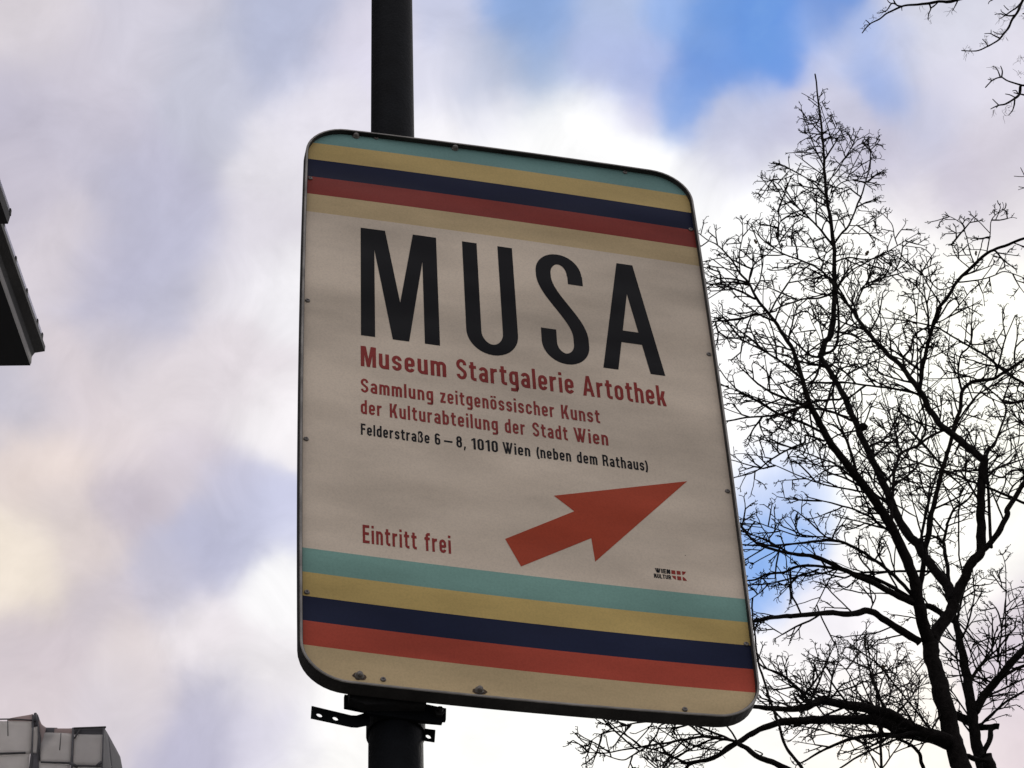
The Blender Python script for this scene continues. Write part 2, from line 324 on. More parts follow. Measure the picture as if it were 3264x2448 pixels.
# limits of the face at height v (rounded corners, tilted outline): returns u range
def half(v0, v1, v):
    return 0
def urange(v):
    fo = RR; lo, hi = U0, U1
    for side in (0, 1):
        # iterate because the outline is tilted
        uu = U0 if side == 0 else U1
        for _ in range(12):
            vv = v - TILT * (uu - .5); e = 0
            if vv < V0 + RR: d = V0 + RR - vv
            elif vv > V1 - RR: d = vv - (V1 - RR)
            else: d = 0
            d = min(d, RR * .9999)
            ins = RR - math.sqrt(RR * RR - d * d)
            uu = U0 + ins if side == 0 else U1 - ins
        if side == 0: lo = uu
        else: hi = uu
    return lo, hi
def band(va, vb, m, name, label=None, nrow=3, ncol=30):
    rows = []
    for i in range(nrow + 1):
        v = va + (vb - va) * i / nrow; rows.append((v, *urange(v)))
    V = []
    for v, a, b in rows:
        for k in range(ncol + 1): V.append(sg(a + (b - a) * k / ncol, v, 0))
    F = [(i * (ncol + 1) + k, i * (ncol + 1) + k + 1, (i + 1) * (ncol + 1) + k + 1, (i + 1) * (ncol + 1) + k) for i in range(nrow) for k in range(ncol)]
    o = mesh(name, sub(V, SB), F, m, sign, fix=False)
    if label: o['label'] = label
    return o
def polyclip_band(v_edge, m, label, top):
    """first/last band: bounded by the tilted outline itself"""
    full = rrect(U0, V0, U1, V1, RR, 16, 30)
    pts = [skew(*p) for p in full]
    keep = []
    n = len(pts)
    for i in range(n):
        p, q = pts[i], pts[(i + 1) % n]
        ins = (p[1] < v_edge) if top else (p[1] > v_edge); inq = (q[1] < v_edge) if top else (q[1] > v_edge)
        if ins: keep.append(p)
        if ins != inq:
            t = (v_edge - p[1]) / (q[1] - p[1]); keep.append((p[0] + (q[0] - p[0]) * t, v_edge))
    # fill the straight edge with extra points so that it follows the sheet's curve
    out_ = []
    for i, p in enumerate(keep):
        q = keep[(i + 1) % len(keep)]; out_.append(p)
        if abs(p[1] - v_edge) < 1e-9 and abs(q[1] - v_edge) < 1e-9 and abs(p[0] - q[0]) > .3:
            for k in range(1, 30): out_.append((p[0] + (q[0] - p[0]) * k / 30, v_edge))
    V = [sg(*p) for p in out_]
    o = mesh('stripe', sub(V, SB), [tuple(range(len(V)))], m, sign, fix=False); o['label'] = label
    return o
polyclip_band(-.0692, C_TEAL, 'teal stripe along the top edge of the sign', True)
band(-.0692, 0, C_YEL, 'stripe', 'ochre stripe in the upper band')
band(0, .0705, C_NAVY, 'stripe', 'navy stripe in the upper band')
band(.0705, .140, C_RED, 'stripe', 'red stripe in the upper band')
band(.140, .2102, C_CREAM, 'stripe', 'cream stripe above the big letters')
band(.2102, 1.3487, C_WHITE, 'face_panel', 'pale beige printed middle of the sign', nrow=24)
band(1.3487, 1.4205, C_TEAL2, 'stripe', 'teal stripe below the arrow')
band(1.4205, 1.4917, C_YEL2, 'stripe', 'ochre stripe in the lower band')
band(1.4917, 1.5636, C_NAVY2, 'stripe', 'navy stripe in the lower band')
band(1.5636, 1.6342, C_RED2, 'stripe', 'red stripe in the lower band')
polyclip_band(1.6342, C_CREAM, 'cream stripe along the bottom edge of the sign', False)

# ---- lettering: a condensed grotesque drawn with strokes
class Pen:
    def __init__(s): s.V = []; s.F = []; s.z = 0
def ribbon(pts, w):
    """constant-width stroke with mitred joints -> list of quads (2D)"""
    pts = [p for i, p in enumerate(pts) if i == 0 or math.dist(p, pts[i - 1]) > 1e-4]
    n = len(pts); closed = math.dist(pts[0], pts[-1]) < 1e-4
    if closed: pts = pts[:-1]; n -= 1
    Lp, Rp = [], []
    for i in range(n):
        p = pts[i]
        a = pts[i - 1] if (i > 0 or closed) else None; b = pts[(i + 1) % n] if (i < n - 1 or closed) else None
        def nrm(q, r): dx, dy = r[0] - q[0], r[1] - q[1]; l = math.hypot(dx, dy) or 1; return (-dy / l, dx / l)
        if a is None: m = nrm(p, b); k = 1
        elif b is None: m = nrm(a, p); k = 1
        else:
            n1, n2 = nrm(a, p), nrm(p, b); mx_, my = n1[0] + n2[0], n1[1] + n2[1]; l = math.hypot(mx_, my) or 1
            m = (mx_ / l, my / l); k = 1 / max(.35, m[0] * n1[0] + m[1] * n1[1])
        Lp.append((p[0] + m[0] * w / 2 * k, p[1] + m[1] * w / 2 * k)); Rp.append((p[0] - m[0] * w / 2 * k, p[1] - m[1] * w / 2 * k))
    Q = []
    for i in range(n if closed else n - 1):
        j = (i + 1) % n; Q.append([Lp[i], Lp[j], Rp[j], Rp[i]])
    return Q
def arc(cx, cy, rx, ry, a0, a1, n=10):
    return [(cx + rx * math.cos(math.radians(a0 + (a1 - a0) * k / n)), cy + ry * math.sin(math.radians(a0 + (a1 - a0) * k / n))) for k in range(n + 1)]
def glyph(ch, w, cx=1.0):
    """returns (advance width without spacing, list of strokes); cap height 1, baseline 0, x right, y up; w = stem"""
    h = w / 2; X = .74; S_ = []
    def st(*p): S_.append(ribbon(list(p), w))
    def path(p, ww=None): S_.append(ribbon(p, ww or w))
    def poly(*p): S_.append([list(p)])
    def dia(xa, ya, xb, yb, hw=None):
        hw = hw or w * 1.04; S_.append([[(xa, ya), (xa + hw, ya), (xb + hw, yb), (xb, yb)]])
    lw = .30 + w * .75          # lower-case width
    def bowl(x0, x1, y0, y1, r=None):
        rx = (x1 - x0) / 2 - h; ry = min(rx * 1.15, (y1 - y0) / 2 - h) if r is None else r; c = (x0 + x1) / 2
        return [(x0 + h, y0 + h + ry)] + arc(c, y1 - h - ry, rx, ry, 180, 0) + arc(c, y0 + h + ry, rx, ry, 0, -180)
    def archup(x0, x1, ytop, y0, a1=0):
        rx = (x1 - x0) / 2 - h; c = (x0 + x1) / 2; ry = rx * 1.15
        p = [(x0 + h, ytop - h - ry - .02)] + arc(c, ytop - h - ry, rx, ry, 180, a1)
        if a1 == 0: p.append((x1 - h, y0))
        return p
    if ch == 'n': st((h, 0), (h, X)); path(archup(0, lw, X, 0)); return lw, S_
    if ch == 'h': st((h, 0), (h, 1)); path(archup(0, lw, X, 0)); return lw, S_
    if ch == 'm':
        a = lw * .94; st((h, 0), (h, X)); path(archup(0, a, X, 0)); path(archup(a - w, 2 * a - w, X, 0)); return 2 * a - w, S_
    if ch == 'u':
        st((lw - h, 0), (lw - h, X)); path([(lw - x, X - y) for x, y in archup(0, lw, X, 0)]); return lw, S_
    if ch == 'r':
        a = lw * .74; st((h, 0), (h, X)); path([(h, X - .3)] + arc(h + .2, X - h - .2, .2, .2, 180, 92)+[(a, X - h)]); return a, S_
    if ch == 'i': st((h, 0), (h, X)); st((h, .86), (h, 1)); return w, S_
    if ch == 'l': st((h, 0), (h, 1)); return w, S_
    if ch == 't':
        a = w + .17; x = h + .06; path([(x, .92), (x, .2)] + arc(x + .12, h + .1, .12, .1, 180, 270) + [(a, h)]); st((0, X - h * .85), (a, X - h * .85)); return a, S_
    if ch == 'f':
        a = w + .17; x = h + .07; path([(x, 0), (x, .8)] + arc(x + .12, 1 - h - .1, .12, .1, 180, 90) + [(a + .02, 1 - h)]); st((0, X - h * .85), (a, X - h * .85)); return a, S_
    if ch in 'oö':
        path(bowl(0, lw, 0, X))
        if ch == 'ö': st((lw * .25, .85), (lw * .25, .98)); st((lw * .75, .85), (lw * .75, .98))
        return lw, S_
    if ch in 'dg':
        st((lw - h, 0 if ch == 'd' else -.12), (lw - h, 1 if ch == 'd' else X)); path(bowl(0, lw, 0 if ch == 'd' else .06, X))
        if ch == 'g': path([(lw - h, -.1)] + arc(lw / 2, -.24 + h + .1, lw / 2 - h, .11, 0, -90, 6) + [(.05, -.24 + h)])
        return lw, S_
    if ch == 'b': st((h, 0), (h, 1)); path(bowl(0, lw, 0, X)); return lw, S_
    if ch == 'e':
        rx = lw / 2 - h; ry = rx * 1.15; c = lw / 2
        path([(lw - h, X * .5 - h * .6)] + [(lw - h, X - h - ry)] + arc(c, X - h - ry, rx, ry, 0, 180) + arc(c, h + ry, rx, ry, 180, 345)); st((w * .6, X * .5 - h * .2), (lw - w * .4, X * .5 - h * .2)); return lw, S_
    if ch == 'c':
        rx = lw / 2 - h; ry = rx * 1.15; c = lw / 2
        path(arc(c, X - h - ry, rx, ry, -15, 180) + arc(c, h + ry, rx, ry, 180, 375)); return lw, S_
    if ch == 'a':
        rx = lw / 2 - h; ry = rx * 1.1; c = lw / 2
        path(arc(c, X - h - ry, rx, ry, 165, 0) + [(lw - h, 0)]); path(bowl(0, lw, 0, X * .62)); return lw, S_
    if ch in 'sS':
        Ht = X if ch == 's' else 1; wd = lw * .96 if ch == 's' else lw * 1.12; rx = wd / 2 - h; c = wd / 2
        ry = (Ht - w) / 4 if ch == 's' else min((Ht - w) / 4, rx * 1.25)
        y1, y0 = Ht - h - ry, h + ry
        p = arc(c, y1, rx, ry, -5, 180, 12)
        if ch == 'S' and cx == 2: 
            p = [(wd - h, y1 - .06)] + arc(c, y1, rx, ry, 0, 180, 14) + [(h, y1 - .03)]
            n = 14
            for k in range(1, n):
                t = k / n; a, b = (h, y1 - .03), (wd - h, y0 + .03); s_ = t * t * (3 - 2 * t)
                p.append((a[0] + (b[0] - a[0]) * (.18 * t + .82 * s_), a[1] + (b[1] - a[1]) * t))
            p += [(wd - h, y0 + .03)] + arc(c, y0, rx, ry, 0, -180, 14) + [(h, y0 + .07)]
            path(p); return wd, S_
        mid = arc(c, y1, rx, ry, 180, 225, 4)[1:] + arc(c, y0, rx, ry, 45, 0, 4)[:-1]
        p += mid + arc(c, y0, rx, ry, 0, -175, 12); path(p); return wd, S_
    if ch == 'z':
        a = lw * .86; st((0, X - h), (a, X - h)); st((0, h), (a, h)); dia(.0, w * .8, a - w * 1.15, X - w * .8, w * 1.15); return a, S_
    if ch == 'k': st((h, 0), (h, 1)); a = lw * 1.04; dia(w * .8, X * .38, a - w * 1.15, X, w * 1.1); dia(a - w * 1.05, 0, w * 1.1, X * .58, w * 1.1); return a, S_
    if ch == 'K': st((h, 0), (h, 1)); a = lw * 1.2; dia(w * .8, .36, a - w * 1.2, 1, w * 1.15); dia(a - w * 1.1, 0, w * 1.2, .62, w * 1.15); return a, S_
    if ch == 'ß':
        a = lw * 1.05; path([(h, 0), (h, .78)] + arc(a / 2 - .01, 1 - h - .16, a / 2 - h - .01, .16, 180, -60, 10) + [(a * .58, .56)] + arc(a / 2, .3, a / 2 - h, .24, 70, -100, 10) + [(a * .4, h * .9)]); return a, S_
    if ch == 'M':
        a = lw * 1.5; st((h, 0), (h, 1)); st((a - h, 0), (a - h, 1)); dw = w * .95; m_ = a / 2
        S_.append([[(w * .5, 1), (w * 1.42, 1), (m_ + dw * .45, 0), (m_ - dw * .45, 0)]]); S_.append([[(a - w * 1.42, 1), (a - w * .5, 1), (m_ + dw * .45, 0), (m_ - dw * .45, 0)]]); return a, S_
    if ch == 'A':
        a = lw * 1.32; m_ = a / 2; S_.append([[(0, 0), (w * 1.04, 0), (m_ + w * .3, 1), (m_ - w * .52, 1)]]); S_.append([[(a - w * 1.04, 0), (a, 0), (m_ + w * .52, 1), (m_ - w * .3, 1)]]); st((a * .2, .3), (a * .8, .3)); return a, S_
    if ch == 'W':
        a = lw * 1.9; q = w * .95; ps = [0, a * .27, a / 2, a * .73, a]
        for i, (x0, x1) in enumerate(((0, a * .25), (a / 2 - q * .1, a * .25), (a / 2 - q * .9, a * .75 - q), (a - q, a * .75 - q))):
            S_.append([[(x0, 1), (x0 + q, 1), (x1 + q, 0), (x1, 0)]])
        return a, S_
    if ch == 'F': a = lw * .95; st((h, 0), (h, 1)); st((h, 1 - h), (a, 1 - h)); st((h, .53), (a * .92, .53)); return a, S_
    if ch == 'E': a = lw * 1.0; st((h, 0), (h, 1)); st((h, 1 - h), (a, 1 - h)); st((h, .53), (a * .93, .53)); st((h, h), (a, h)); return a, S_
    if ch == 'L': a = lw * .95; st((h, 0), (h, 1)); st((h, h), (a, h)); return a, S_
    if ch == 'T': a = lw * 1.1; st((a / 2, 0), (a / 2, 1)); st((0, 1 - h), (a, 1 - h)); return a, S_
    if ch == 'I': st((h, 0), (h, 1)); return w, S_
    if ch == 'N': a = lw * 1.2; st((h, 0), (h, 1)); st((a - h, 0), (a - h, 1)); dia(a - w * 1.2, 0, 0, 1, w * 1.2); return a, S_
    if ch == 'U':
        a = lw * 1.15; rx = a / 2 - h; ry = rx * 1.15; path([(h, 1)] + arc(a / 2, h + ry, rx, ry, 180, 360, 16) + [(a - h, 1)]); return a, S_
    if ch == 'R':
        a = lw * 1.15; st((h, 0), (h, 1)); ry = .235 - 0; path([(h, 1 - h)] + arc(a - h - .17, 1 - h - .22, .17, .22, 90, -90, 10) + [(h, 1 - h - .44)]); dia(a - w * .9, 0, a - w * 1.5, .5, w); return a, S_
    if ch == '0': a = lw * 1.02; path(bowl(0, a, 0, 1)); return a, S_
    if ch == '1': a = w + .13; st((a - h, 0), (a - h, 1)); S_.append([[(0, .74), (0, .87), (a - h, 1), (a - h, .82)]]); return a, S_
    if ch == '6': a = lw; path(bowl(0, a, 0, .62)); path([(h, .35), (h, .7)] + arc(a / 2, 1 - h - .15, a / 2 - h, .15, 180, 10, 8)); return a, S_
    if ch == '8': a = lw; path(bowl(0, a, 0, .55 + h)); path(bowl(.01, a - .01, .55 - h, 1)); return a, S_
    if ch == '–': st((0, .4), (.5, .4)); return .5, S_
    if ch == ',': S_.append([[(w * .2, w), (w * 1.1, w), (w * .55, -.2), (0, -.2)]]); return w * 1.1, S_
    if ch == '(': path(arc(.36, .42, .36 - h, .66, 128, 232, 10)); return .2, S_
    if ch == ')': path(arc(-.16, .42, .36 - h, .66, 52, -52, 10)); return .2, S_
    return .3, []
def word(V, F, txt, u0, u1, vb, cap, w, space=.1, adv=None, cx=1):
    """lay txt between u0 and u1 on baseline vb; glyph widths are stretched to fit"""
    gl = [glyph(c, w, cx) for c in txt]; tot = sum(g[0] for g in gl) + space * (len(gl) - 1)
    k = (u1 - u0) / tot; x = 0
    for gi, (a, ss_) in enumerate(gl):
        for si, quads in enumerate(ss_):
            z = .0003 + .00006 * si
            for q in quads:
                b = len(V)
                for (px, py) in q: V.append(sg(u0 + (x + px) * k, vb - py * cap, z))
                F.append(tuple(range(b, b + len(q))))
        x += a + space
def lettering(label, m, words, vb, cap, w, space=.1):
    V, F = [], []
    for t, a, b in words: word(V, F, t, a, b, vb, cap, w, space)
    o = mesh('lettering', sub(V, SB), F, m, sign, fix=False); o['label'] = label
    return o
def flatpoly(V, F, pts, z=.0003, dens=1):
    b = len(V); V += [sg(u, v, z) for u, v in pts]; F.append(tuple(range(b, b + len(pts))))
# big letters, measured
V, F = [], []
T0, B0 = .2477, .6398
def bigM():
    flatpoly(V, F, [(.1362, T0), (.1703, T0), (.1703, B0), (.1362, B0)], .0003)
    flatpoly(V, F, [(.2895, T0), (.3258, T0), (.3258, B0), (.2895, B0)], .0003)
    flatpoly(V, F, [(.1600, T0), (.1976, T0), (.2500, B0), (.2125, B0)], .00036)
    flatpoly(V, F, [(.2674, T0), (.3020, T0), (.2518, B0), (.2140, B0)], .00042)
    return
bigM(); o = mesh('letter', sub(V, SB), F, C_BLK, sign, fix=False); o['label'] = 'big black letter M'
V, F = [], []
w_ = .0368; rx = (.5168 - .3910 - w_) / 2; cxu = (.3910 + .5168) / 2; ry = .062
pth = [(.3910 + w_ / 2, T0)] + [(cxu - rx * math.cos(math.radians(a)), .5680 + (ry) * math.sin(math.radians(a))) for a in range(0, 181, 9)] + [(.5168 - w_ / 2, T0)]
# thinner at the bottom as in the type: bottom stroke .041
for q in ribbon([(x, y) for x, y in pth], w_): flatpoly(V, F, q)
o = mesh('letter', sub(V, SB), F, C_BLK, sign, fix=False); o['label'] = 'big black letter U'
V, F = [], []
cs0 = .632; rt = .0385
up = [(.6708, .3545), (.6708, .325)] + [(cs0 - .0015 + .0390 * math.cos(math.radians(a)), .321 - .0545 * math.sin(math.radians(a))) for a in range(0, 181, 9)]
dn = [(cs0 + .0005 + .0395 * math.cos(math.radians(a)), .572 + .0545 * math.sin(math.radians(a))) for a in range(0, 181, 9)] + [(.5935, .5270)]
pA, pB = (up[-1][0], .338), (dn[0][0], .545); midp = []
for k in range(0, 17):
    t = k / 16; s_ = t * t * (3 - 2 * t); midp.append((pA[0] + (pB[0] - pA[0]) * (.12 * t + .88 * s_), pA[1] + (pB[1] - pA[1]) * t))
for q in ribbon(up + midp + dn, w_ * 1.02): flatpoly(V, F, q)
o = mesh('letter', sub(V, SB), F, C_BLK, sign, fix=False); o['label'] = 'big black letter S'
V, F = [], []
flatpoly(V, F, [(.7827, T0), (.8180, T0), (.7578, B0), (.7208, B0)], .0003)
flatpoly(V, F, [(.7860, T0), (.8237, T0), (.8741, B0), (.8375, B0)], .00036)
flatpoly(V, F, [(.7680, .4973), (.8250, .4973), (.8340, .5398), (.7620, .5398)], .00042)
o = mesh('letter', sub(V, SB), F, C_BLK, sign, fix=False); o['label'] = 'big black letter A'
lettering('red line of lettering naming museum, gallery and art library', C_TRED, [('Museum', .1352, .338), ('Startgalerie', .3627, .6432), ('Artothek', .6647, .8682)], .7457, .0690, .148, .115)
lettering('smaller red lettering, upper line', C_TRED, [('Sammlung', .1347, .3047), ('zeitgenössischer', .3214, .5908), ('Kunst', .6075, .6999)], .8334, .0462, .148, .13)
lettering('smaller red lettering, lower line', C_TRED, [('der', .1341, .1827), ('Kulturabteilung', .2017, .454), ('der', .4704, .5175), ('Stadt', .5356, .6184), ('Wien', .6332, .7146)], .9047, .0462, .148, .13)
lettering('small black address line', C_BLK, [('Felderstraße', .1336, .2924), ('6', .3047, .3174), ('–', .326, .3456), ('8,', .3546, .3766), ('1010', .3897, .4511), ('Wien', .4621, .5262), ('(neben', .5411, .6219), ('dem', .6359, .684), ('Rathaus)', .6967, .8049)], .9732, .0365, .15, .12)
lettering('red lettering above the lower stripes', C_TRED, [('Eintritt', .1340, .2545), ('frei', .2723, .331)], 1.3108, .0550, .148, .13)
V, F = [], []
ap = [(.8965, .9904), (.6577, 1.282), (.6533, 1.2102), (.487, 1.3234), (.4547, 1.2446), (.6189, 1.1317), (.5741, 1.0898)]
flatpoly(V, F, [ap[0], ap[1], ap[2], ap[5], ap[6]]); flatpoly(V, F, [ap[2], ap[3], ap[4], ap[5]])
o = mesh('arrow', sub(V, SB), F, C_ARR, sign, fix=False); o['label'] = 'red arrow pointing up to the right'
# small logo
V, F = [], []
word(V, F, 'WIEN', .7957, .8313, 1.2946, .0135, .2, .08); word(V, F, 'KULTUR', .7918, .8318, 1.3116, .0132, .2, .08)
o = mesh('logo_lettering', sub(V, SB), F, C_BLK, sign, fix=False)
V, F = [], []
t0, t1, b0, b1 = 1.2822, 1.2938, 1.2990, 1.3108
flatpoly(V, F, [(.8340, t0), (.8432, t0), (.8432, t1), (.8336, t1)]); flatpoly(V, F, [(.8463, t0), (.8556, t0), (.8556, t1), (.8463, t1)])
flatpoly(V, F, [(.8592, t0), (.8688, t0), (.8668, 1.2870), (.8632, 1.2915), (.8592, t1)])
flatpoly(V, F, [(.8336, b0), (.8432, b0), (.8432, b1), (.8398, 1.3090), (.8360, 1.3040)]); flatpoly(V, F, [(.8463, b0), (.8556, b0), (.8556, b1), (.8463, b1)])
flatpoly(V, F, [(.8592, b0), (.8632, 1.3010), (.8668, 1.3058), (.8688, b1), (.8592, b1)])
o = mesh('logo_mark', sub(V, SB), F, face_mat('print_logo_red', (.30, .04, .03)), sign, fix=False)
V, F = [], []
flatpoly(V, F, [(.8700, 1.2300), (.8724, 1.2300), (.8728, 1.2316), (.8706, 1.2318)]); mesh('chip', sub(V, SB), F, C_BLK, sign, fix=False)

# ---- screws and bolts on the face
screwm = mat('weathered_screw', (.19, .175, .16), .5, metal=.4, var=.4, vscale=300)
rustm = mat('rusty_dirt', (.10, .07, .045), .9, var=.5, vscale=400)
def lathe(c, prof, n=14):
    """profile (radius, height) revolved round the board normal at point c"""
    e1 = SR[:, 0] / UNIT; e2 = SR[:, 1] / UNIT; V, F = [], []
    for r, hgt in prof:
        for k in range(n):
            a = 2 * math.pi * k / n; V.append(c + e1 * r * math.cos(a) + e2 * r * math.sin(a) + NRM * hgt)
    for i in range(len(prof) - 1):
        for k in range(n): F.append((i * n + k, i * n + (k + 1) % n, (i + 1) * n + (k + 1) % n, (i + 1) * n + k))
    F.append(tuple((len(prof) - 1) * n + k for k in range(n))); return V, F
small = [(.1759, -.1221), (.0055, .0795), (.0068, .5435), (.0070, 1.0114), (.0085, 1.4813), (.8356, -.1264), (.9940, .0701), (.9935, .5407), (.9935, 1.0079), (.9932, 1.4891), (.8325, 1.7020), (.1708, 1.7060)]
bolts = [(.1225, -.1185), (.3834, -.1225), (.1198, 1.7040), (.378, 1.7050)]
for (u, v_) in small:
    c = sg(u, v_, 0); r = .0040
    v, f = lathe(c, [(r, 0), (r, .0008), (r * .9, .0017), (r * .62, .0023), (r * .42, .0023), (r * .34, .0012), (.0003, .0012)])
    mesh('screw', sub(v, SB), f, screwm, sign, smooth=False)
for (u, v_) in bolts:
    c = sg(u, v_, 0); r = .0050
    v, f = lathe(c, [(r * 1.25, 0), (r * 1.25, .0012), (r, .0013), (r * .97, .004), (r * .75, .0062), (r * .35, .0072), (.0004, .0074)], 18)
    mesh('bolt', sub(v, SB), f, screwm, sign, smooth=True)
    if v_ > 1:      # old dirt stains around the lower bolts
        V, F = [], []; n = 26; ring = []
        for k in range(n):
            a = 2 * math.pi * k / n; rr_ = .0115 * (1 + .35 * mnoise.noise(Vector((math.cos(a) * 2 + u * 9, math.sin(a) * 2, 3))))
            ring.append((u + rr_ * 1.35 * math.cos(a), min(v_ + rr_ * .9 * math.sin(a) + .002, 1.7235)))
        flatpoly(V, F, ring, .0002); mesh('stain', sub(V, SB), F, rustm, sign, fix=False)

# ---- clamp brackets under the board, round the post
E1 = SR[:, 0] / UNIT; E2 = SR[:, 1] / UNIT
def c4(x, y, n): return on_plane(900 + x * .51118, 1600 + y * .51118, n)
def slab(pix, n, th, holes=()):
    """flat steel plate, outline given by photo points in the plane n, thickness th going back; holes are ellipses"""
    bm = bmesh.new()
    o3 = [c4(x, y, n) for x, y in pix]
    ov = [bm.verts.new(p) for p in o3]; ed = [bm.edges.new((ov[i], ov[(i + 1) % len(ov)])) for i in range(len(ov))]
    for (hx, hy, a, b) in holes:
        hv = [bm.verts.new(c4(hx + a * math.cos(t * math.pi / 8) + .15 * b * math.sin(t * math.pi / 8), hy + .2 * a * math.cos(t * math.pi / 8) + b * math.sin(t * math.pi / 8), n)) for t in range(16)]
        ed += [bm.edges.new((hv[i], hv[(i + 1) % 16])) for i in range(16)]
    r = bmesh.ops.triangle_fill(bm, use_beauty=True, use_dissolve=False, edges=ed)
    faces = [g for g in r['geom'] if isinstance(g, bmesh.types.BMFace)]
    ex = bmesh.ops.extrude_face_region(bm, geom=faces)
    vs = [g for g in ex['geom'] if isinstance(g, bmesh.types.BMVert)]
    bmesh.ops.translate(bm, verts=vs, vec=Vector(-NRM * th)); bmesh.ops.recalc_face_normals(bm, faces=bm.faces)
    V = [np.array(v_.co) for v_ in bm.verts]; bm.verts.index_update(); F = [tuple(v_.index for v_ in f_.verts) for f_ in bm.faces]; bm.free()
    return V, F
br_ = thing('clamp_bracket', 'dark steel clamp holding the sign bottom to the post', 'bracket', c4(700, 1250, -.03))
BB = np.array(br_.location)
def add(name, vf, m, parent, base): return mesh(name, sub(vf[0], base), vf[1], m, parent)
add('mounting_rail', slab([(418, 1160), (900, 1215), (898, 1262), (520, 1262), (418, 1225)], -.020, .016), galv, br_, BB)
add('clamp_plate', slab([(388, 1200), (540, 1222), (860, 1262), (905, 1262), (1022, 1287), (1020, 1358), (1000, 1357), (998, 1376), (885, 1366), (540, 1318), (516, 1300), (388, 1274)], -.034, .006), metal_dark, br_, BB)
for (x, y) in ((440, 1240), (975, 1320)):
    c = c4(x, y, -.034); v, f = lathe(c, [(.007, 0), (.007, .005), (.0045, .006), (.0045, .011), (.001, .011)], 6); add('bolt', (v, f), galv, br_, BB)
# half shell round the post
def collar(py, hgt, extra, name, parent, base):
    a = on_plane(900 + 708 * .51118, 1600 + py * .51118, PN)
    t = np.dot(a - pb, pd); c0 = pb + pd * t; r = R_at(c0)
    pts = [c0 - pd * hgt / 2, c0 + pd * hgt / 2]
    v, f = tube(pts, [r + extra, r + extra], 40); mesh(name, sub(v, base), f, metal_dark, parent, smooth=False)
collar(1285, .05, .0035, 'collar', br_, BB)
st_ = thing('strap_bracket', 'unused dark perforated strap clamped round the post below the sign', 'bracket', c4(700, 1400, -.05)); SB2 = np.array(st_.location)
add('strap', slab([(183, 1271), (430, 1330), (462, 1331), (545, 1306), (545, 1386), (468, 1402), (430, 1400), (178, 1345)], -.048, .0022, holes=((231, 1328, 19, 13), (331, 1349, 18, 13))), metal_dark, st_, SB2)
add('tab', slab([(872, 1410), (955, 1421), (950, 1494), (872, 1482)], -.060, .0022, holes=((911, 1461, 17, 14),)), metal_dark, st_, SB2)
collar(1400, .034, .003, 'collar', st_, SB2)

